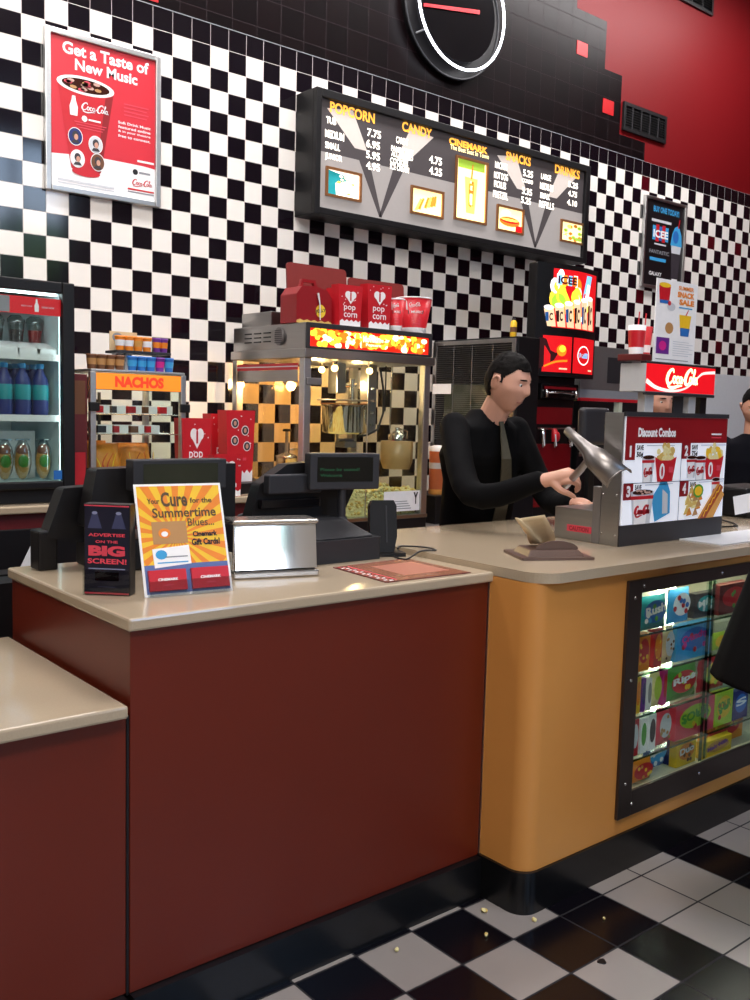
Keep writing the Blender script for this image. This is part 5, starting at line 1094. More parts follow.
# chrome napkin dispenser
a, c = atz(233, 579, ZR), atz(316.5, 575, ZR); d, nv = frame2(a, c); nv = -nv if nv.y > 0 else nv; W = (c-a).length; h_ = .160; dp = .10
t = thing('napkin_dispenser', (a+(c-a)/2-nv*dp/2), 'shiny chrome napkin dispenser reflecting the windows, on the red counter', 'napkin dispenser')
def Q(u, v, w_): return a + d*u - nv*v + Vector((0, 0, Z-a.z+w_))
def pb(b, u0, u1, v0, v1, w0, w1, m):
    b.add([Q(u, v, w_) for w_ in (w0, w1) for v in (v0, v1) for u in (u0, u1)], [(0, 2, 3, 1), (4, 5, 7, 6), (0, 1, 5, 4), (2, 6, 7, 3), (0, 4, 6, 2), (1, 3, 7, 5)], m)
mat('chrome_top', 'b9b4ae', .25, .9); b = MB(); pb(b, 0, W, .006, dp, .018, h_-.012, 'chrome'); b.build('shell', t, .004, fixn=True)
b = MB(); b.add([Q(.004, -.012, .024), Q(W-.004, -.012, .024), Q(W-.004, .004, h_-.018), Q(.004, .004, h_-.018), Q(.004, .0055, .024), Q(W-.004, .0055, .024), Q(W-.004, .0055, h_-.018), Q(.004, .0055, h_-.018)], [(0, 1, 2, 3), (7, 6, 5, 4), (0, 4, 5, 1), (1, 5, 6, 2), (2, 6, 7, 3), (3, 7, 4, 0)], 'chrome'); b.build('face_plate', t, 0, fixn=True)
b = MB(); pb(b, -.004, W+.004, -.002, dp+.002, h_-.012, h_, 'chrome_top'); b.build('lid', t, .006, 3, fixn=True)
b = MB(); pb(b, -.002, W+.002, -.016, dp, 0, .018, 'chrome_top'); b.build('base', t, .004, fixn=True)
# gift card flyer
a, c = atz(145, 598, ZR), atz(233, 590.5, ZR); d, nv = frame2(a, c); nv = -nv if nv.y > 0 else nv; W = (c-a).length; top = aty(133, 484, (a.y+.045)).z; up = (Vector((0, 0, 1))*.94-nv*.33).normalized(); h_ = .285
t = thing('flyer_holder', a+(c-a)/2, 'clear stand with a yellow sunburst gift card flyer, on the red counter', 'sign')
s = Sheet(a+Vector((0, 0, Z-a.z)), d, up); b = MB(); s.mb = b; N_ = s.N
def slabs(b, u0, u1, v0, v1, w0, w1, m): b.add([s.O+d*u+up*v+N_*w_ for w_ in (w0, w1) for v in (v0, v1) for u in (u0, u1)], [(0, 2, 3, 1), (4, 5, 7, 6), (0, 1, 5, 4), (2, 6, 7, 3), (0, 4, 6, 2), (1, 3, 7, 5)], m)
slabs(b, 0, W, 0, h_, -.003, 0, 'white_print'); b.build('card', t, fixn=True); b = MB(); s.mb = b
e = .006; s.rect(e, W-e, .075, h_-e, 'sun_yellow', 1); cx_, cz_ = W*.42, h_*.52
for k in range(22):
    a0_, a1_ = R(k*16.36), R(k*16.36+8); 
    def clip(an):
        ux, uz = math.cos(an), math.sin(an); ts = [((W-e-cx_)/ux if ux > 0 else (e-cx_)/ux) if abs(ux) > 1e-6 else 9, ((h_-e-cz_)/uz if uz > 0 else (.075-cz_)/uz) if abs(uz) > 1e-6 else 9]; q = min(ts); return (cx_+ux*q, cz_+uz*q)
    s.poly([(cx_, cz_), clip(a0_), clip(a1_)], 'orange', 1.6)
mat('flyer_blue', '5a6fa8', .4); s.rect(e, W-e, e, .078, 'flyer_blue', 2)
mat('print_brown', '5a4426', .5)
s.text('Your', .030, .062, h_-.052, h_-.038, 'print_brown', 3); s.text('Cure', .066, .135, h_-.060, h_-.022, 'print_brown', 3, .03); s.text('for the', .142, W-.03, h_-.052, h_-.038, 'print_brown', 3)
s.text('Summertime', .040, W-.022, h_-.088, h_-.063, 'print_brown', 3, .02); s.text('Blues...', .13, W-.03, h_-.112, h_-.092, 'print_brown', 3, .01)
s.text('Cinemark', .14, W-.025, h_-.140, h_-.126, 'black_print', 3, .04); s.text('Gift Cards!', .135, W-.02, h_-.162, h_-.145, 'black_print', 3, .04)
s.rect(.035, .125, h_-.155, h_-.098, 'tan', 3); s.ell(.066, h_-.128, .016, .013, 'orange', 4, 14); s.ell(.066, h_-.130, .009, .007, 'white_print', 5, 10)
s.poly([(.032, h_-.215), (.128, h_-.208), (.126, h_-.160), (.030, h_-.167)], 'white_print', 3); s.ell(.052, h_-.182, .015, .012, 'sky_blue', 4, 12); s.rect(.06, .12, h_-.190, h_-.187, 'mid_print', 4); s.rect(.04, .12, h_-.204, h_-.201, 'sky_blue', 4)
b.build('print', t)
for i, (u0, u1) in enumerate(((.012, .108), (.122, W-.010))):
    b = MB(); slabs(b, u0, u1, .012, .064, .002, .010, 'coke_red'); s.mb = b; s.ly = .0006; s.text('CINEMARK', u0+.022, u1-.022, .036, .043, 'white_print', 18, .04); s.rect((u0+u1)/2-.012, (u0+u1)/2+.012, .024, .027, 'pink_red', 18); pk = b.build('gift_card_pack', t, fixn=True)
    b = MB(); slabs(b, u0-.004, u1+.004, .004, .036, .0125, .014, 'acrylic'); slabs(b, u0-.004, u1+.004, .0005, .004, .0005, .014, 'acrylic'); b.build('pocket', t, fixn=True)
b = MB(); slabs(b, W*.3, W*.7, .002, .2, -.006, -.004, 'acrylic'); b.build('rear_strut', t, fixn=True)
# black leaflet holder
a, c = atz(84, 594.5, ZR), atz(130, 596.5, ZR); d, nv = frame2(a, c); nv = -nv if nv.y > 0 else nv; W = (c-a).length; up = Vector((0, 0, 1)); h_ = .225
t = thing('leaflet_holder', a+(c-a)/2, 'upright black leaflet holder with red lettering at the counter corner', 'sign')
s = Sheet(a+Vector((0, 0, Z-a.z)), d, up); N_ = s.N; b = MB(); s.mb = b
slabs(b, 0, W, .0, h_, -.04, 0, 'black_print'); b.build('box', t, .002, fixn=True); b = MB(); s.mb = b; mat('leaflet_navy', '1c1d2e', .35); s.rect(.003, W-.003, .006, h_-.006, 'leaflet_navy', 1)
mat('leaflet_pale', '8a8fb0', .5); mat('leaflet_mid', '3c4062', .5)
for u in (.028, W-.028):
    s.poly([(u-.006, h_-.022), (u+.006, h_-.022), (u+.018, h_-.06), (u-.018, h_-.06)], 'leaflet_mid', 2); s.ell(u, h_-.022, .007, .004, 'leaflet_pale', 3, 10)
for q_, u0, u1, v0, v1 in (('ADVERTISE', .012, W-.012, .145, .153), ('ON THE', .03, W-.03, .129, .136), ('BIG', .012, W-.012, .097, .123), ('SCREEN!', .010, W-.008, .078, .091)): s.text(q_, u0, u1, v0, v1, 'pink_red', 3, .06 if q_ == 'BIG' else .03)
s.rect(.012, W-.012, .064, .067, 'leaflet_pale', 2); s.rect(.028, W-.028, .036, .058, 'black_gloss', 2); s.rect(.002, W-.002, .003, .007, 'pink_red', 3); s.rect(.002, W-.002, h_-.006, h_-.003, 'pink_red', 3); s.rect(.035, W-.035, .02, .022, 'leaflet_mid', 2)
b.build('print', t); b = MB(); s.mb = b; slabs(b, -.001, W+.001, .001, .065, .004, .0055, 'acrylic'); b.build('pocket', t, fixn=True)
# registers
def pole_display(t, x, y, z, wd, ht, dp, pole_z, col='grey_plastic', ang=0):
    b = MB(); M = Matrix.Translation((x, y, z)) @ Matrix.Rotation(ang, 4, 'Z'); b.T = M; b.box(-wd/2, wd/2, -dp/2, dp/2, 0, ht, col); dh = b.build('display_housing', t, .004)
    mat('lcd_black', '070a09', .1); b = MB(); b.T = M; b.box(-wd/2+.025, wd/2-.025, -dp/2-.0015, -dp/2-.0005, ht*.22, ht-.012, 'lcd_black')
    mat('lcd_green', '14402a', .3, emit='1f7a45', strength=.25); b.T = None
    s = Sheet(M @ Vector((-wd/2, -dp/2-.0018, 0)), M.to_3x3() @ Vector((1, 0, 0)), (0, 0, 1), b); s.text('Please be seated!', .035, wd*.70, ht*.52, ht*.60, 'lcd_green', 0.2, .0); s.text('Welcome', .035, wd*.45, ht*.36, ht*.44, 'lcd_green', .2, .0)
    b.build('screen', dh)
    if pole_z is not None: b = MB(); b.tube([(x, y, pole_z), (x, y, z+.002)], .0135, 'grey_plastic', 14); b.lathe([(.022, 0), (.016, .012)], (x, y, pole_z), 'grey_plastic', 14); b.build('pole', t)
rl, rr = atz(322, 567, ZR), atz(380, 557, ZR)
t = thing('cash_register', (1.72, 2.38, Z), 'black cash register with a pole display, right of the chrome dispenser', 'cash register', 'cash registers on the red counter')
rx0, rx1, ry0 = rl.x-.10, rr.x-.02, 2.27
b = MB(); b.prism([(rx0, ry0, Z), (rx1, ry0, Z), (rx1+.02, ry0+.06, Z), (rx1+.02, 2.66, Z), (rx0, 2.66, Z)], (0, 0, .07), 'grey_plastic'); b.build('base', t, .01, 3, fixn=True)
b = MB(); b.add([(rx0, ry0+.01, Z+.0705), (rx1-.01, ry0+.01, Z+.0705), (rx1+.01, 2.64, Z+.0705), (rx0, 2.64, Z+.0705), (rx0+.04, 2.36, Z+.125), (rx1-.08, 2.36, Z+.125), (rx1-.08, 2.62, Z+.125), (rx0+.04, 2.62, Z+.125)], [(3, 2, 1, 0), (0, 1, 5, 4), (1, 2, 6, 5), (2, 3, 7, 6), (3, 0, 4, 7), (4, 5, 6, 7)], 'grey_plastic'); b.build('deck', t, .01, 3)
d0 = aty(342, 489, 2.38); pole_display(t, d0.x, 2.38, d0.z, .245, .115, .045, Z+.115, ang=R(-12))
sh = MB(); m0 = aty(238, 518, 2.50); m1 = aty(340, 462, 2.50)
sh.prism([(m0.x, 2.44, m0.z-.02), (m0.x+.04, 2.44, m1.z-.06), (m0.x+.14, 2.44, m1.z+.0), (m1.x-.02, 2.44, m1.z+.015), (m1.x+.03, 2.44, m1.z-.06), (m1.x-.04, 2.44, m0.z-.02)], (0, .05, 0), 'black_plastic'); sc_ = sh.build('touch_screen', t, .008, 3, fixn=True)
b = MB(); mm = aty(268, 485, 2.41); b.box(mm.x, mm.x+.20, 2.405, 2.438, mm.z-.03, mm.z+.03, 'grey_plastic'); b.box(mm.x-.02, mm.x+.2, 2.41, 2.438, mm.z-.075, mm.z-.045, 'black_gloss'); b.build('card_reader', sc_, .005)
b = MB(); b.box(m1.x-.18, m1.x-.08, 2.49, 2.56, Z+.1, m0.z+.05, 'black_plastic'); b.build('screen_arm', t, .006)
t = thing('cash_register', (1.2, 2.5, Z), 'black cash register behind the yellow flyer, with a wide grey display', 'cash register', 'cash registers on the red counter')
b = MB(); b.box(1.08, 1.34, 2.45, 2.66, Z, Z+.09, 'black_plastic'); b.build('base', t, .01, 3)
d0 = aty(180, 489, 2.42); d1_ = aty(130, 489, 2.42); d2_ = aty(223, 489, 2.42); dt_ = aty(176, 459, 2.42).z-d0.z
b = MB(); b.box(d1_.x, d2_.x, 2.40, 2.45, d0.z, d0.z+dt_, 'grey_plastic'); dh = b.build('display_housing', t, .004); mat('lcd_olive', '2c3026', .08, noise_=.3, scale=9); b = MB(); b.box(d1_.x+.03, d2_.x-.03, 2.3985, 2.3995, d0.z+.012, d0.z+dt_-.012, 'lcd_olive'); b.build('screen', dh)
b = MB(); b.tube([(1.2, 2.43, Z+.09), (1.2, 2.43, d0.z+.005)], .014, 'grey_plastic', 12); b.build('pole', t)
p0, p1 = aty(76, 468, 2.55), aty(180, 500, 2.55)
b = MB(); b.prism([(p0.x-.0, 2.48, p1.z-.06), (p0.x+.03, 2.48, p0.z), (p1.x+.15, 2.48, p0.z+.01), (p1.x+.15, 2.48, p1.z-.06)], (0, .07, 0), 'black_plastic'); b.build('touch_screen', t, .01, 3, fixn=True)
b = MB(); b.box(1.1, 1.2, 2.55, 2.6, Z+.09, p1.z-.03, 'black_plastic'); b.build('screen_arm', t, .005)
t = thing('screen_terminal', (1.0, 2.6, Z), 'slanted black terminal casing at the left back corner of the red counter', 'terminal')
a0_, a1_ = aty(43, 548, 2.60), aty(84, 487, 2.60)
b = MB(); b.prism([(a0_.x, 2.575, a0_.z+.03), (a0_.x+.05, 2.575, a1_.z), (a1_.x+.03, 2.575, a1_.z+.005), (a1_.x+.05, 2.575, a0_.z+.0)], (0, .06, 0), 'black_plastic'); b.build('casing', t, .012, 3, fixn=True)
b = MB(); b.box(.945, 1.0, 2.58, 2.65, Z, a0_.z+.05, 'black_plastic'); b.build('stand', t, .006)
# card reader stand and looped cable
c = atz(390, 557, ZR)
t = thing('card_terminal', (c.x, c.y, Z), 'small black card terminal on a stand with a looped cable', 'card terminal')
b = MB(); b.T = Matrix.Translation((c.x, c.y, 0)) @ Matrix.Rotation(R(-25), 4, 'Z')
b.prism([(-.055, 0, Z), (.055, 0, Z), (.045, .10, Z), (-.045, .10, Z)], (0, 0, .012), 'black_plastic'); b.build('foot', t, .004, fixn=True)
b = MB(); b.T = Matrix.Translation((c.x, c.y+.03, Z+.012)) @ Matrix.Rotation(R(-25), 4, 'Z') @ Matrix.Rotation(R(-10), 4, 'X')
b.prism([(-.034, 0, 0), (.034, 0, 0), (.045, 0, .05), (.045, 0, .15), (.036, 0, .168), (-.036, 0, .168), (-.045, 0, .15), (-.045, 0, .05)], (0, .03, 0), 'black_plastic'); b.box(.006, .012, -.002, .0, .03, .15, 'grey_plastic'); b.build('reader', t, .006, 3, fixn=True)
e0, e1, e2, e3 = atz(396, 555, Z), atz(424, 549, ZY), atz(436, 552, ZY), atz(420, 559, Z)
b = MB(); pts = [(c.x+.05, c.y+.02, Z+.02), (e0.x+.05, e0.y+.03, Z+.022), (e1.x, e1.y, ZY+.006), (e2.x-.0, e2.y, ZY+.006), (e3.x+.02, e3.y+.02, Z+.021), (e3.x-.06, e3.y+.0, Z+.004), (e0.x-.04, e0.y-.03, Z+.004)]
P = []
for i in range(len(pts)-1):
    g = [Vector(pts[max(0, min(len(pts)-1, i+j))]) for j in (-1, 0, 1, 2)]
    for k in range(6): u = k/6; P.append(.5*(2*g[1]+(g[2]-g[0])*u+(2*g[0]-5*g[1]+4*g[2]-g[3])*u*u+(3*g[1]-g[0]-3*g[2]+g[3])*u**3))
b.tube(P, .003, 'black_print', 8); b.build('cable', t)
# laminated menu sheet
cs = [atz(*p, ZR) for p in ((333, 568), (386, 583), (471, 573), (406, 559))]
t = thing('placemat', sum(cs, Vector())/4, 'laminated orange menu sheet with red checked edge lying on the red counter', 'placemat')
U = (cs[2]-cs[1]); V = (cs[3]-cs[2]); 
def quad(b, f0, g0, f1, g1, dz, m): 
    P = lambda f, g: (cs[0]*(1-f)+cs[1]*f)*(1-g)+(cs[3]*(1-f)+cs[2]*f)*g + Vector((0, 0, dz))
    b.add([P(f0, g0), P(f1, g0), P(f1, g1), P(f0, g1)], [(0, 1, 2, 3)], m)
mat('mat_brown', '9a6650', .2, noise_=.25, scale=14); b = MB(); b.prism([p+Vector((0, 0, .0006)) for p in cs], (0, 0, .0015), 'maroon'); b.build('backing', t, fixn=True)
b = MB(); quad(b, .03, .02, .985, .985, .0025, 'mat_brown'); quad(b, .06, .14, .95, .16, .003, 'pink_red'); quad(b, .2, .35, .8, .9, .0028, 'skin_shade')
for k in range(14): 
    quad(b, .04+k*.066, .03, .04+k*.066+.033, .07, .0031, 'white_print' if k % 2 else 'coke_red'); quad(b, .04+k*.066+.033, .07, .04+k*.066+.066, .11, .0031, 'white_print' if k % 2 else 'coke_red')
b.build('print', t)
# white paper at far left behind the counters
c = aty(30, 560, 3.0)
b = MB(); b.prism([(c.x-.05, 3.0, c.z-.06), (c.x+.02, 3.0, c.z-.03), (c.x+.07, 3.02, c.z+.05), (c.x+.02, 3.02, c.z+.06)], (0, .004, 0), 'pale_print')
solo(b, 'paper_sheet', (c.x, 3.0, c.z-.06), 'pale paper sheet sticking out of the black bin at far left', 'paper', fixn=True)
b = MB(); b.box(c.x-.20, c.x+.16, 2.88, 2.998, 0, c.z-.045, 'black_plastic'); b.box(c.x-.20, c.x+.16, 3.03, 3.12, 0, c.z-.045, 'black_plastic'); b.box(c.x-.20, c.x+.16, 2.998, 3.03, 0, c.z-.061, 'black_plastic'); solo(b, 'waste_bin', (c.x, 3.0, 0), 'black bin behind the left end of the red counter', 'bin')
# ================================================================== sweets case in the orange counter
emat('tube_white', 'fffbe8', 13)
t = thing('sweets_case', (3.3, YF+.2, CZ0), 'dark steel framed glass case full of sweets, set in the orange counter', 'display case'); case = t
fy = YF-.014; fx0, fx1, fz0, fz1 = 2.482, 4.25, .185, .962; ix0, iz0_, iz1_ = 2.553, .268, .918
mat('case_steel', '4e4644', .35, .8)
b = MB(); b.box(fx0, ix0, fy, YF-.0005, fz0, fz1, 'case_steel'); b.box(ix0, fx1, fy, YF-.0005, iz1_, fz1, 'case_steel'); b.box(ix0, fx1, fy, YF-.0005, fz0, iz0_, 'case_steel'); b.box(fx1-.06, fx1, fy, YF-.0005, iz0_, iz1_, 'case_steel'); b.build('frame', t, .003)
b = MB()
for x, z in ((2.515, .905), (2.56, .94), (3.02, .94), (3.5, .94), (2.515, .64), (2.515, .30), (2.555, .225), (2.95, .235), (3.45, .235)): b.ball((x, fy, z), .006, 'chrome', 8, (1, .5, 1))
b.build('screws', t)
cy1 = 2.05
b = MB(); mat('case_inner', 'cfc9b0', .5); b.box(ix0-.01, fx1-.05, cy1, cy1+.01, CZ0, CZ1, 'case_inner'); b.box(ix0-.012, ix0-.002, YF+.021, cy1, CZ0, CZ1, 'case_inner'); b.box(ix0-.01, fx1-.05, YF+.021, cy1, CZ0+.001, CZ0+.012, 'case_inner'); b.box(ix0-.01, fx1-.05, YF+.021, cy1, CZ1-.012, CZ1-.001, 'case_inner'); b.build('liner', t)
b = MB(); b.box(ix0, 3.02, YF+.002, YF+.006, iz0_, iz1_, 'clear_glass'); b.build('sliding_glass', t); b = MB(); b.box(2.97, 4.19, YF+.009, YF+.013, iz0_, iz1_, 'clear_glass'); b.build('sliding_glass', t)
b = MB(); b.box(2.965, 2.985, YF+.001, YF+.0015, iz0_, iz1_, 'green_edge'); b.box(3.005, 3.02, YF+.007, YF+.0085, iz0_, iz1_, 'green_edge'); b.build('glass_edge', t)
SH = [.765, .632, .490, .345]
for z in SH:
    b = MB(); b.box(ix0, fx1-.06, YF+.03, cy1-.002, z-.006, z, 'clear_glass'); b.box(ix0, fx1-.06, YF+.027, YF+.0295, z-.007, z, 'green_edge'); b.build('glass_shelf', t)
for x in (3.115, 3.20): b = MB(); b.tube([(x, cy1-.02, CZ0+.03), (x, cy1-.02, CZ1-.03)], .011, 'tube_white', 10); b.build('light_tube', t)
b = MB(); b.tube([(ix0+.03, YF+.05, CZ1-.022), (3.9, YF+.05, CZ1-.022)], .008, 'tube_white', 8); b.build('light_tube', t)
SHF = SH + [CZ0+.0125]
import itertools
used = set()
def sweet(kind, px0, px1, shelf, h, cols, words, lab, dy=0, dp=.03, tilt=0):
    h *= 1.1; Y = YF+.045+dy; z = SHF[shelf]+.0006; ry = {0: 620, 1: 650, 2: 690, 3: 730, 4: 765}[shelf]
    x0, x1 = aty(px0, ry, Y).x, aty(px1, ry, Y).x; Wd = x1-x0
    t = thing('sweet_box' if kind == 'box' else 'sweet_bag', ((x0+x1)/2, Y, z), lab, 'sweets', 'sweets in the case')
    M = Matrix.Translation(((x0+x1)/2, Y, z)) @ Matrix.Rotation(R(tilt), 4, 'Y')
    lift = abs(math.sin(R(tilt)))*Wd/2; M = Matrix.Translation((0, 0, lift)) @ M
    if kind == 'box':
        b = MB(); b.T = M; b.box(-Wd/2, Wd/2, 0, dp, 0, h, cols[0]); b.build('carton', t, .0015)
        s = Sheet(M @ Vector((-Wd/2, -.0005, 0)), M.to_3x3() @ Vector((1, 0, 0)), M.to_3x3() @ Vector((0, 0, 1)))
    else:
        b = MB(); b.T = M; n = 9; vs = []; F = []
        for sd in (0, 1):
            o_ = sd*n*n
            for i in range(n):
                for j in range(n):
                    u, v = i/(n-1)*2-1, j/(n-1)*2-1; th = dp*.5*(1-u**4)*(1-v**4)*(1 if sd else -1); vs.append((u*Wd/2*(1-.04*math.sin(v*9)), dp*.5+th, (v+1)/2*h+.002*math.sin(u*12)*abs(v)))
            F += [(o_+i*n+j, o_+(i+1)*n+j, o_+(i+1)*n+j+1, o_+i*n+j+1) for i in range(n-1) for j in range(n-1)]
        b.add(vs, F, cols[0], True); b.build('bag', t)
        s = Sheet(M @ Vector((-Wd/2, -.0012, 0)), M.to_3x3() @ Vector((1, 0, 0)), M.to_3x3() @ Vector((0, 0, 1)))
    rnd = random.Random(int(px0*7+shelf))
    if len(cols) > 1: s.ell(Wd*.5, h*.55, Wd*.40, h*.33, cols[1], 1, 20)
    if len(cols) > 2:
        for k in range(7): s.ell(Wd*(.18+.64*rnd.random()), h*(.18+.6*rnd.random()), min(Wd, h)*.09, min(Wd, h)*.08, cols[2+k % (len(cols)-2)], 1.5+k*.05, 9)
    if words: s.text(words, Wd*.14, Wd*.86, h*.48, h*.74, cols[-1] if len(cols) > 3 else 'white_print', 3, .04, 0, R(6))
    s.mb.build('print', t)
    return t
S_ = sweet
S_('bag', 641, 668, 0, .105, ['teal', 'blue', 'green', 'sky_blue', 'white_print'], 'Rush', 'teal bag of sweets with white script, top shelf, left end')
S_('bag', 670, 691, 0, .11, ['sky_blue', 'white_print', 'coke_red', 'blue'], '', 'round patterned bag in red, white and blue on the top shelf', .01)
S_('box', 694, 716, 0, .08, ['dark_print', 'teal', 'pale_print'], 'Mint', 'dark teal box of sweets on the top shelf behind the glass seam', .02)
S_('box', 718, 746, 0, .10, ['maroon', 'rim_red', 'green'], '', 'dark red box of sweets at the right of the top shelf', .0)
S_('box', 638, 650, 1, .115, ['orange', 'coke_red', 'sun_yellow'], '', 'orange pouch box on the second shelf, left end')
S_('box', 654, 662, 1, .12, ['coke_red', 'orange', 'sun_yellow'], '', 'narrow red and orange box on the second shelf')
S_('bag', 664, 675, 1, .12, ['kraft', 'pale_print', 'brown', 'tan'], '', 'pale tan bag of sweets left of the blue box, second shelf')
S_('box', 676, 711, 1, .115, ['sky_blue', 'blue', 'coke_red', 'purple', 'magenta'], 'Crunchy', 'wide sky blue box of sweets with pink lettering, second shelf')
S_('bag', 713, 728, 1, .06, ['lime', 'sun_yellow'], '', 'small lime yellow bag right of the sky blue box')
S_('box', 636, 641, 2, .115, ['sun_yellow', 'orange'], '', 'slim yellow box on the third shelf, left end')
S_('box', 642, 646, 2, .105, ['purple', 'navy'], '', 'slim purple box between yellow and white boxes, third shelf')
S_('box', 647.5, 652, 2, .10, ['white_print', 'mid_print'], '', 'slim white box on the third shelf')
S_('bag', 653, 662, 2, .115, ['popcorn', 'lime'], '', 'cream and lime bag of sweets on the third shelf')
S_('box', 663, 667, 2, .115, ['magenta', 'coke_red'], '', 'slim magenta box on the third shelf beside the green bag')
S_('bag', 668, 698, 2, .11, ['green', 'coke_red', 'lime', 'sun_yellow', 'white_print'], 'Rips', 'green and red bag with white lettering, third shelf')
S_('bag', 700, 726, 2, .11, ['coke_red', 'sun_yellow', 'lime', 'orange'], '', 'red and yellow bag of sweets, right on the third shelf')
S_('box', 632, 639, 3, .115, ['coke_red', 'pale_print'], '', 'slim red box on the fourth shelf, left end')
S_('box', 641, 647, 3, .11, ['white_print', 'green'], '', 'slim white box with green mark on the fourth shelf')
S_('box', 649, 656, 3, .115, ['white_print', 'dark_print'], '', 'slim white box with dark mark on the fourth shelf')
S_('bag', 658, 672, 3, .12, ['pink_red', 'pale_print', 'tan'], '', 'pink and pale bag of sweets beside the yellow box')
S_('box', 675, 713, 3, .118, ['pink_red', 'lime', 'coke_red', 'sun_yellow', 'green'], 'SOUR', 'pink and lime box with green SOUR lettering, fourth shelf')
S_('box', 714, 731, 3, .115, ['lime', 'sun_yellow', 'coke_red', 'green'], 'SOUR', 'lime box beside the pink and lime SOUR box')
S_('box', 732, 746, 3, .10, ['navy', 'blue'], 'S', 'dark blue box at the right end of the fourth shelf')
S_('bag', 632, 655, 4, .075, ['orange', 'coke_red', 'sun_yellow', 'bun'], '', 'orange and red bag lying at the bottom left of the case', 0, .04)
S_('bag', 646, 668, 4, .105, ['blue', 'sky_blue', 'white_print'], 'Mix', 'blue and white bag of sweets at the bottom of the case', .05)
S_('box', 669, 675, 4, .10, ['navy', 'purple'], '', 'slim dark blue box at the bottom beside the yellow box', .04)
S_('box', 676, 695, 4, .085, ['sun_yellow', 'orange', 'brown'], 'Duo', 'yellow box with brown and orange marks at the case bottom', .01)
S_('box', 703, 740, 4, .085, ['orange', 'coke_red', 'sun_yellow'], '', 'wide orange box at the bottom right of the case', .055)
S_('box', 702, 730, 4, .055, ['sun_yellow', 'bun', 'orange', 'purple'], 'Malt Milk', 'low yellow box in front of the wide orange box', .0)
# ================================================================== people
def remeshed(b, name, parent, vox, smooth=2, matname=None, disp=0):
    o = b.build(name, None); 
    md = o.modifiers.new('r', 'REMESH'); md.mode = 'VOXEL'; md.voxel_size = vox
    m2 = o.modifiers.new('s', 'SMOOTH'); m2.iterations = smooth; m2.factor = .5
    bpy.context.view_layer.update(); me = bpy.data.meshes.new_from_object(o.evaluated_get(bpy.context.evaluated_depsgraph_get()))
    bpy.data.objects.remove(o); M = wm(parent).inverted()
    for v in me.vertices:
        if disp: v.co += Vector((1, 1, .3))*disp*noise.noise(v.co*14)
        v.co = M @ v.co
    me.materials.clear(); me.materials.append(MATS[matname]); me.polygons.foreach_set('use_smooth', [True]*len(me.polygons)); me.polygons.foreach_set('material_index', [0]*len(me.polygons))
    me.name = name; o = bpy.data.objects.new(name, me); COL.objects.link(o); o.parent = parent; return o
def limb(b, pts, rad, m='skin'):
    pts = [Vector(p) for p in pts]; P = []; Rr = []
    for i in range(len(pts)-1):
        g = [pts[max(0, min(len(pts)-1, i+j))] for j in (-1, 0, 1, 2)]
        for k in range(5): u = k/5; P.append(.5*(2*g[1]+(g[2]-g[0])*u+(2*g[0]-5*g[1]+4*g[2]-g[3])*u*u+(3*g[1]-g[0]-3*g[2]+g[3])*u**3)); Rr.append(rad[i]*(1-u)+rad[i+1]*u)
    P.append(pts[-1]); Rr.append(rad[-1]); b.tube(P, Rr, m, 14); b.ball(P[0], Rr[0]*.99, m, 12); b.ball(P[-1], Rr[-1]*.99, m, 12)
def loft(b, rings, m, n=24, pw=2.4):
    vs = []
    for c, r, f in rings:
        for j in range(n):
            a = 2*math.pi*j/n; ca, sa = math.cos(a), math.sin(a); k = (abs(ca)**pw+abs(sa)**pw)**(-1/pw); vs.append(Vector(c)+Vector(r)*ca*k+Vector(f)*sa*k)
    k = len(rings); b.add(vs, [(i*n+j, i*n+(j+1) % n, (i+1)*n+(j+1) % n, (i+1)*n+j) for i in range(k-1) for j in range(n)] + [tuple(range(n-1, -1, -1)), tuple((k-1)*n+j for j in range(n))], m, True)
def head_verts(scale=1, n=88, m=68):
    G = lambda v, c, s: math.exp(-((v-c)/s)**2); out = []
    for i in range(m+1):
        th = math.pi*i/m
        for j in range(n):
            a = 2*math.pi*j/n; x, y, z = math.sin(th)*math.sin(a), math.sin(th)*math.cos(a), math.cos(th)
            X, Y, Zz = x*.077, y*.096, z*.118
            front = max(0, y)
            if Zz < 0:
                k = (-Zz/.118); X *= 1-.30*k**1.4
                if Y < 0: Y *= 1-.35*k
                else: Y *= 1-.10*k
            # flatter face, skull bulging behind
            if Y > 0: Y -= .006*front**3
            ax = abs(X)
            Y += .020*G(X, 0, .0105)*G(Zz, -.018, .016)*front + .013*G(X, 0, .009)*G(Zz, .006, .018)*front
            Y += .006*G(Zz, .034, .012)*G(ax, .028, .026)*front
            Y -= .009*G(Zz, .014, .012)*G(ax, .032, .015)*front
            Y += .007*G(Zz, -.058, .010)*G(X, 0, .022)*front - .003*G(Zz, -.0575, .0022)*G(X, 0, .022)*front
            Y += .010*G(Zz, -.098, .014)*G(X, 0, .022)*front - .003*G(Zz, -.078, .008)*G(X, 0, .02)*front
            X += (.004 if X > 0 else -.004)*G(Zz, -.015, .018)*G(Y, .06, .03)
            out.append(Vector((X, Y, Zz))*scale)
    F = [(i*n+j, i*n+(j+1) % n, (i+1)*n+(j+1) % n, (i+1)*n+j) for i in range(m) for j in range(n)]
    return out, F
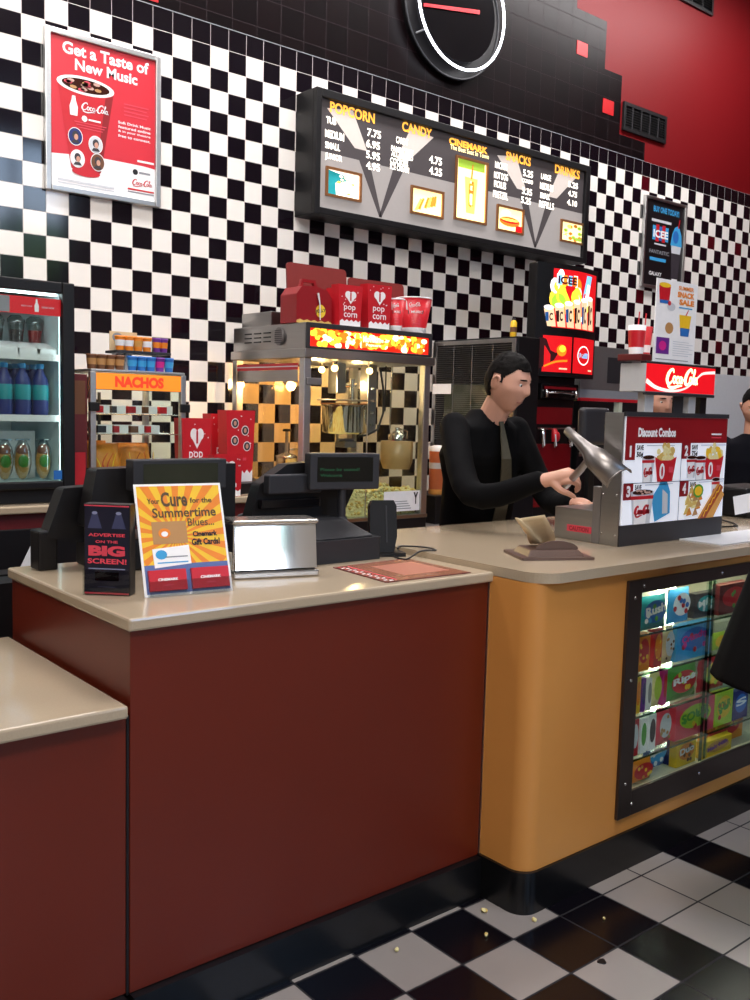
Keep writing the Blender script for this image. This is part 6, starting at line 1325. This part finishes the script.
def add_head(t, body, C, facing, tilt, hair, hairmat='hair', roll=0, scale=1):
    f = Vector(facing).normalized(); ang = math.atan2(-f.x, f.y)
    M = Matrix.Translation(C) @ Matrix.Rotation(ang, 4, 'Z') @ Matrix.Rotation(roll, 4, 'Y') @ Matrix.Rotation(-tilt, 4, 'X') @ Matrix.Scale(scale, 4)
    v, F = head_verts(); body.add([M @ p for p in v], F, 'skin', True)
    for sx in (-1, 1):   # ears
        body.tube([M @ Vector((sx*(.080+.008*math.sin(a)), -.015-.014*math.cos(a), .002+.026*math.sin(a-.4))) for a in [k*.5 for k in range(13)]], .006*scale, 'skin', 8, closed=True); body.ball(M @ Vector((sx*.077, -.014, .0)), .013*scale, 'skin', 8, (.5, 1, 1.4))
    def sf(x, z):
        num = den = 0
        for p in v:
            if p.y > .02:
                w_ = 1/((p.x-x)**2+(p.z-z)**2+1e-6)**2; num += w_*p.y; den += w_
        return num/den
    ey = sf(.031, .013)
    for sx in (-1, 1):
        body.ball(M @ Vector((sx*.031, ey-.0085, .0205)), .0118*scale, 'skin', 10); body.ball(M @ Vector((sx*.031, ey-.010, .0035)), .0108*scale, 'skin', 10)
        b = MB(); b.ball(M @ Vector((sx*.031, ey-.0072, .0125)), .0115*scale, 'eye_white', 12); e_ = b.build('eye', t); b = MB(); b.ball(M @ Vector((sx*.031, ey-.0012, .0115)), .0066*scale, 'iris', 10); b.build('iris', e_)
    b = MB(); b.tube([M @ Vector((x, sf(x, -.058)-.0015, -.058-.06*abs(x))) for x in (-.022, -.012, 0, .012, .022)], [.002, .0035, .004, .0035, .002], 'lips', 8); b.build('lips', t)
    b = MB()
    for sx in (-1, 1): b.tube([M @ Vector((sx*x, sf(x, .035)-.0005, .034+.10*(x-.012)*(1 if x < .03 else -.3))) for x in (.014, .022, .032, .044)], [.0022, .0035, .0035, .0018], hairmat, 8)
    b.build('eyebrows', t)
    # hair shell
    n, m = 88, 68; keep = set(); hv = []
    for k, p in enumerate(v):
        x, y, z = p; line = .072 if y > .045 else (.072-(.045-y)*1.6 if y > .0 else (0.0-.0 if y > -.03 else -.055)); 
        if y <= .045 and y > 0: line = max(.004, line)
        if hair(x, y, z, line): keep.add(k)
        nn = Vector((x/.077, y/.096, z/.118)).normalized(); hv.append(M @ (p+nn*(.003+.009*max(0, min(1, (z-.035)/.06))+(.005 if y < -.02 else 0)+.0025*noise.noise(p*70))))
    inner = [M @ (p*.985) for p in v]
    Fk = [f_ for f_ in F if all(q in keep for q in f_)]
    b = MB(); b.add(hv, Fk, hairmat, True); b.add(inner, [tuple(reversed(f_)) for f_ in Fk], hairmat, True)
    cnt = {}
    for f_ in Fk:
        for q in range(4): e_ = (f_[q], f_[(q+1) % 4]); cnt[e_] = 1
    rim = [e_ for e_ in cnt if (e_[1], e_[0]) not in cnt]; N = len(hv)
    b.add(hv+inner, [(e_[1], e_[0], N+e_[0], N+e_[1]) for e_ in rim], hairmat, True)
    b.build('hair', t)
    return M
def hand(body, W, D, Nn, side, curl=.5, spread=1, grip=None, s=1.0):
    """W wrist, D unit towards fingers, Nn unit out of the back of the hand, side +1: thumb on the D x Nn side"""
    D = Vector(D).normalized(); Nn = (Vector(Nn)-D*Vector(Nn).dot(D)).normalized(); T = D.cross(Nn)*side
    limb(body, [W-D*.02, W+D*.02, W+D*.05*s, W+D*.085*s], [.026*s, .027*s, .028*s, .022*s]); 
    for off in (-.026, -.009, .009, .026): limb(body, [W+D*.02+T*off*.6, W+D*.085*s+T*off], [.014*s, .012*s])
    for off, ln in ((.028, .070), (.0095, .080), (-.0095, .075), (-.027, .058)):
        p = W+D*.085*s+T*off*spread; d = D.copy(); P = [p]; a = 0
        for q in (.45, .32, .25):
            a += curl; dd = D*math.cos(a)-Nn*math.sin(a)+T*off*2.5*(1-curl); p = p+dd.normalized()*ln*q*s; P.append(p)
        limb(body, P, [.0098*s, .009*s, .0082*s, .0068*s])
    p = W+D*.025*s+T*.024*s; d1 = (D*.55+T*.8-Nn*.25).normalized(); d2 = (D*.85+T*.35-Nn*.45*(curl+.3)).normalized(); limb(body, [p, p+d1*.035*s, p+d1*.035*s+d2*.032*s, p+d1*.035*s+d2*.032*s+(d2-Nn*.3*curl).normalized()*.024*s], [.014*s, .012*s, .0105*s, .008*s])
def short(x, y, z, l):
    ax = abs(x)
    if y > .03: return z > max(.040, .070-.55*max(0, .085-y)) + .014*math.exp(-((ax-.045)/.014)**2)
    if y > .006: return z > .034 and ax > .02 or z > .06 or (y < .020 and z > .002 and ax > .055)      # temple
    if y > -.006: return z > -.012                              # sideburn in front of the ear
    if y > -.034: return z > .034 or ax < .03                   # over the ear
    return z > -.058 + .25*max(0, y+.034)
UPV = Vector((0, 0, 1))
# -- the man at the counter
F = Vector((-.04, -1, 0)).normalized(); Rv = F.cross(UPV)    # his own right-hand side
neck = aty(488, 419, 2.76); _p = aty(474, 528, 2.93); pel = Vector((_p.x, 2.93, .88)); hc = aty(508, 384, 2.655); F2 = Vector((.24, -.97, 0)).normalized()
shR = neck+Rv*.175+Vector((0, .01, -.035)); shL = neck-Rv*.165+Vector((0, .0, -.045))
elR = aty(472, 494, 2.50); wrR = aty(546, 480, 2.24); elL = aty(548, 498, 2.60); wrL = aty(576, 504, 2.34); print('ARM', shR, elR, wrR, (elR-shR).length, (wrR-elR).length, shL, elL, wrL, (elL-shL).length, (wrL-elL).length); 
t = thing('person', (pel.x, pel.y, 0), 'man in black shirt and olive tie behind the counter, holding out a steel scoop', 'person'); man = t
body = MB(); limb(body, [hc+Vector((0, .035, -.06)), neck+Vector((0, .0, -.03))], [.056, .062]); loft(body, [(neck+Vector((0, .02, -.06)), Rv*.11, F*.06), (pel+Vector((0, 0, .3)), Rv*.11, F*.07), (pel, Rv*.12, F*.08)], 'skin')
limb(body, [shR, elR, wrR], [.046, .036, .026]); limb(body, [shL, elL, wrL], [.046, .036, .026])
Dh = (aty(580, 474, 2.15)-wrR).normalized(); hand(body, wrR, Dh, Vector((-.45, -.55, .75)), 1, .75)
DL = (aty(606, 508, 2.13)-wrL).normalized(); hand(body, wrL, DL, (0, 0, 1), -1, .12)
for sx in (-1, 1): limb(body, [pel+Rv*.09*sx-Vector((0, 0, .02)), Vector((pel.x, pel.y, .48))+Rv*.10*sx+F*.01, Vector((pel.x, pel.y, .08))+Rv*.10*sx], [.085, .055, .04])
HM = add_head(t, body, hc, F2, R(14), short)
remeshed(body, 'body', t, .0042, 2, 'skin')
sh = MB(); loft(sh, [(neck+Vector((0, .012, .040)), Rv*.060, F*.064), (neck+Vector((0, .014, .005)), Rv*.098, F*.074), (neck+Vector((0, .018, -.035)), Rv*.165, F*.094), (neck+Vector((0, .04, -.15)), Rv*.195, F*.122), (neck*.5+pel*.5+Vector((0, 0, .02)), Rv*.178, F*.125), (pel+Vector((0, 0, .06)), Rv*.170, F*.122), (pel-Vector((0, 0, .04)), Rv*.178, F*.128)], 'shirt_black')
limb(sh, [shR+Rv*.005, elR, wrR-(wrR-elR).normalized()*.03], [.062, .052, .040], 'shirt_black'); limb(sh, [shL, elL, wrL-(wrL-elL).normalized()*.03], [.062, .052, .040], 'shirt_black')
remeshed(sh, 'shirt', t, .008, 4, 'shirt_black', .006)
b = MB()
for sg in (-1, 1):   # collar wings
    c0 = neck+Vector((0, .012, .034)); b.add([c0+F*.068+Rv*.004*sg, c0+Rv*.062*sg+F*.02, c0+Rv*.066*sg+F*.01-UPV*.03, c0+F*.09+Rv*.04*sg-UPV*.062], [(0, 1, 2, 3)], 'shirt_black')
o = b.build('collar', t); md = o.modifiers.new('thickness', 'SOLIDIFY'); md.thickness = .004
b = MB(); k0 = neck+F*.083+Vector((0, .012, .0)); k1 = neck+F*.145+Vector((0, .03, -.16)); k2 = neck*.5+pel*.5+F*.150; k3 = pel+F*.142+Vector((0, 0, .10))
b.add([k0+Rv*.014, k0-Rv*.014, k0-Rv*.010-UPV*.032+F*.012, k0+Rv*.010-UPV*.032+F*.012, k1+Rv*.026, k1-Rv*.026, k2+Rv*.032, k2-Rv*.032, k3+Rv*.036, k3-Rv*.036, k3-UPV*.035], [(0, 1, 2, 3), (3, 2, 5, 4), (4, 5, 7, 6), (6, 7, 9, 8), (8, 9, 10)], 'tie_olive'); o = b.build('tie', t); md = o.modifiers.new('thickness', 'SOLIDIFY'); md.thickness = .006
b = MB(); loft(b, [(pel+Vector((0, 0, .03)), Rv*.172, F*.124), (pel-Vector((0, 0, .1)), Rv*.178, F*.13)], 'trouser_black')
for sx in (-1, 1): limb(b, [pel+Rv*.09*sx-Vector((0, 0, .06)), Vector((pel.x, pel.y, .48))+Rv*.10*sx, Vector((pel.x, pel.y, .09))+Rv*.10*sx], [.098, .078, .062], 'trouser_black')
remeshed(b, 'trousers', t, .012, 3, 'trouser_black')
def shoes(t, c, F, Rv):
    for sx in (-1, 1):
        b = MB(); p = Vector((c.x, c.y, 0))+Rv*.10*sx; loft(b, [(p-F*.07+UPV*.045, F*.001, UPV*.03), (p-F*.06+UPV*.048, Rv*.036, UPV*.046), (p+F*.02+UPV*.045, Rv*.042, UPV*.043), (p+F*.14+UPV*.026, Rv*.044, UPV*.025), (p+F*.19+UPV*.016, Rv*.02, UPV*.014)], 'black_gloss', 14); b.build('shoe', t)
shoes(t, pel, F, Rv)
# -- popcorn scoop in his right hand
hp = wrR+Dh*.085
t = thing('popcorn_scoop', hp, 'bright steel popcorn scoop held out by the man in the black shirt', 'scoop')
mat('scoop_metal', '8c8784', .38, .9)
ax = (aty(619, 476, 1.90)-aty(567, 429, 2.14)); L_ = ax.length; ax.normalize(); side = ax.cross(Vector((-.5, -.8, .2))).normalized(); nn = side.cross(ax)
o0 = aty(567, 429, 2.14); b = MB()
def trough(f, wd, dpth, th=0): 
    cpt = o0+ax*L_*f; return [cpt+side*wd*math.cos(R(a))-nn*(dpth*math.sin(R(a)))*-1+nn*(-dpth*.5) for a in range(0, 181, 15)]
prof = [(0, .014, .014), (.25, .018, .020), (.42, .024, .026), (.56, .042, .036), (1.0, .050, .040)]; R_ = [trough(*q) for q in prof]; k = len(R_[0])
b.add([p for r in R_ for p in r], [(i*k+j, i*k+j+1, (i+1)*k+j+1, (i+1)*k+j) for i in range(len(R_)-1) for j in range(k-1)], 'scoop_metal', True); o = b.build('trough', t); md = o.modifiers.new('thickness', 'SOLIDIFY'); md.thickness = .0025; md.offset = 0
b = MB()
for j in (0, k-1): b.tube([r[j] for r in R_], .003, 'scoop_metal', 8)
b.tube([R_[-1][j] for j in range(k)], .003, 'scoop_metal', 8); b.build('rolled_rim', t)
b = MB(); hs = o0+ax*L_*.52+nn*.0; he = wrR+Dh*.088-Vector((0, 0, .018)); b.tube([hs, (hs+he)/2+Vector((0, 0, -.006)), he, he+(he-hs).normalized()*.05], [.010, .013, .014, .012], 'scoop_metal', 14); b.build('handle', t)
# -- bystanders
def stand(X, Y, hz, facing, top, lab, hairfn=short, hairmat='hair_dark', tilt=0, hem=.86, wd=1.0, hemw=None, hemd=.135, elbow=None):
    F = Vector(facing).normalized(); Rv = F.cross(UPV); hc = Vector((X, Y, hz)); base = hc-F*.03; k = (hz+.118)/1.75; nk = Vector((base.x, base.y, hz-.172)); pel = Vector((nk.x, nk.y, .92*k))
    t = thing('person', (nk.x, nk.y, 0), lab, 'person'); body = MB(); limb(body, [hc+Vector((0, 0, -.06))-F*.02, nk-UPV*.03], [.052, .058]); loft(body, [(nk-UPV*.06, Rv*.13, F*.08), (pel, Rv*.14, F*.10)], 'skin')
    A = []
    for sx in (-1, 1):
        s_, e_, w_ = nk+Rv*.175*sx*wd-UPV*.07, nk+Rv*.22*sx*wd-UPV*.33+F*.0, nk+Rv*.19*sx*wd-UPV*.50+F*.14
        if elbow and sx == -1: e_, w_ = elbow
        A.append((s_, e_, w_)); limb(body, [s_, e_, w_], [.044, .035, .026]); hand(body, w_, (F*.6-UPV*.6), F*.5+UPV*.5+Rv*.3*sx, -sx, .35)
        limb(body, [pel+Rv*.085*sx, Vector((pel.x, pel.y, .48*k))+Rv*.09*sx, Vector((pel.x, pel.y, .08))+Rv*.10*sx], [.08, .052, .038])
    add_head(t, body, hc, F, tilt, hairfn, hairmat); remeshed(body, 'body', t, .006, 2, 'skin')
    b = MB(); hw = hemw or .178; loft(b, [(nk+UPV*.012, Rv*.06, F*.062), (nk-UPV*.015, Rv*.105, F*.075), (nk-UPV*.055, Rv*.185*wd, F*.095), (nk-UPV*.16, Rv*.195*wd, F*.118), (nk*.5+pel*.5, Rv*.175*wd, F*(.118+(hemd-.135)*.35)), (Vector((pel.x, pel.y, hem)), Rv*hw, F*hemd)], top)
    for s_, e_, w_ in A: limb(b, [s_, e_, w_-(w_-e_).normalized()*.03], [.068, .054, .043] if not (elbow and w_ == elbow[1]) else [.085, .10, .075], top)
    remeshed(b, 'jacket' if hemw else 'shirt', t, .011, 4, top, .004)
    b = MB(); loft(b, [(pel+UPV*.02, Rv*.165, F*.118), (pel-UPV*.1, Rv*.17, F*.12)], 'trouser_black')
    for sx in (-1, 1): limb(b, [pel+Rv*.08*sx-UPV*.05, Vector((pel.x, pel.y, .48*k))+Rv*.09*sx, Vector((pel.x, pel.y, .09))+Rv*.10*sx], [.092, .072, .058], 'trouser_black')
    remeshed(b, 'trousers', t, .014, 3, 'trouser_black'); shoes(t, pel, F, Rv); return t
h2 = aty(661, 399, 3.1); stand(h2.x, 3.1, h2.z-.02, (-.5, -.85, 0), 'shirt_black', 'person in black glimpsed below the glowing soda fountain header', tilt=R(8))
h3 = aty(755, 408, 3.05); stand(h3.x, 3.05, h3.z, (-.75, -.5, 0), 'cloth_navy', 'person with dark hair cut off by the right picture edge, behind the counter', tilt=R(20))
h4 = aty(726, 689, 1.33); F4 = Vector((.93, -.36, 0)); stand(h4.x+.36, 1.19, 1.60, F4, 'shirt_black', 'customer in a flared dark coat at the right picture edge', hem=h4.z, hemw=.26, hemd=.34)
# ================================================================== crumbs on the floor
for i, (px, py, lab) in enumerate(((397, 951, 'pale popcorn crumb on the light floor tile at the lower left'), (484, 911, 'white popcorn crumb against the black base by the counter corner'), (486, 935, 'popcorn crumb on the black floor tile in front of the corner'),
                               (534, 920, 'popcorn crumb right beside the rounded base of the orange counter'), (604, 918, 'tiny yellow popcorn crumb on the dark tile to the right'))):
    p = atz(px, py, .004); b = MB(); rnd = random.Random(i); k = (1, 1.2, 1, 1, .6)[i]
    for q in range(6): b.ball((p.x+.008*k*(rnd.random()-.5), p.y+.008*k*(rnd.random()-.5), .0045*k+.003*k*rnd.random()), (.0035+.002*rnd.random())*k, 'popcorn' if q % 3 else 'popcorn_dark', 8)
    solo(b, 'popcorn_kernel', (p.x, p.y, 0), lab, 'popcorn', 'popcorn crumbs on the floor')
p = atz(602, 962, 0); b = MB(); b.prism([(p.x+.012*math.cos(a)*(1+.3*math.sin(3*a)), p.y+.012*math.sin(a), .0002) for a in [k*.5236 for k in range(12)]], (0, 0, .0025), 'black_print'); solo(b, 'gum_spot', (p.x, p.y, 0), 'dark round gum spot on the light floor tile', 'stain', fixn=True)
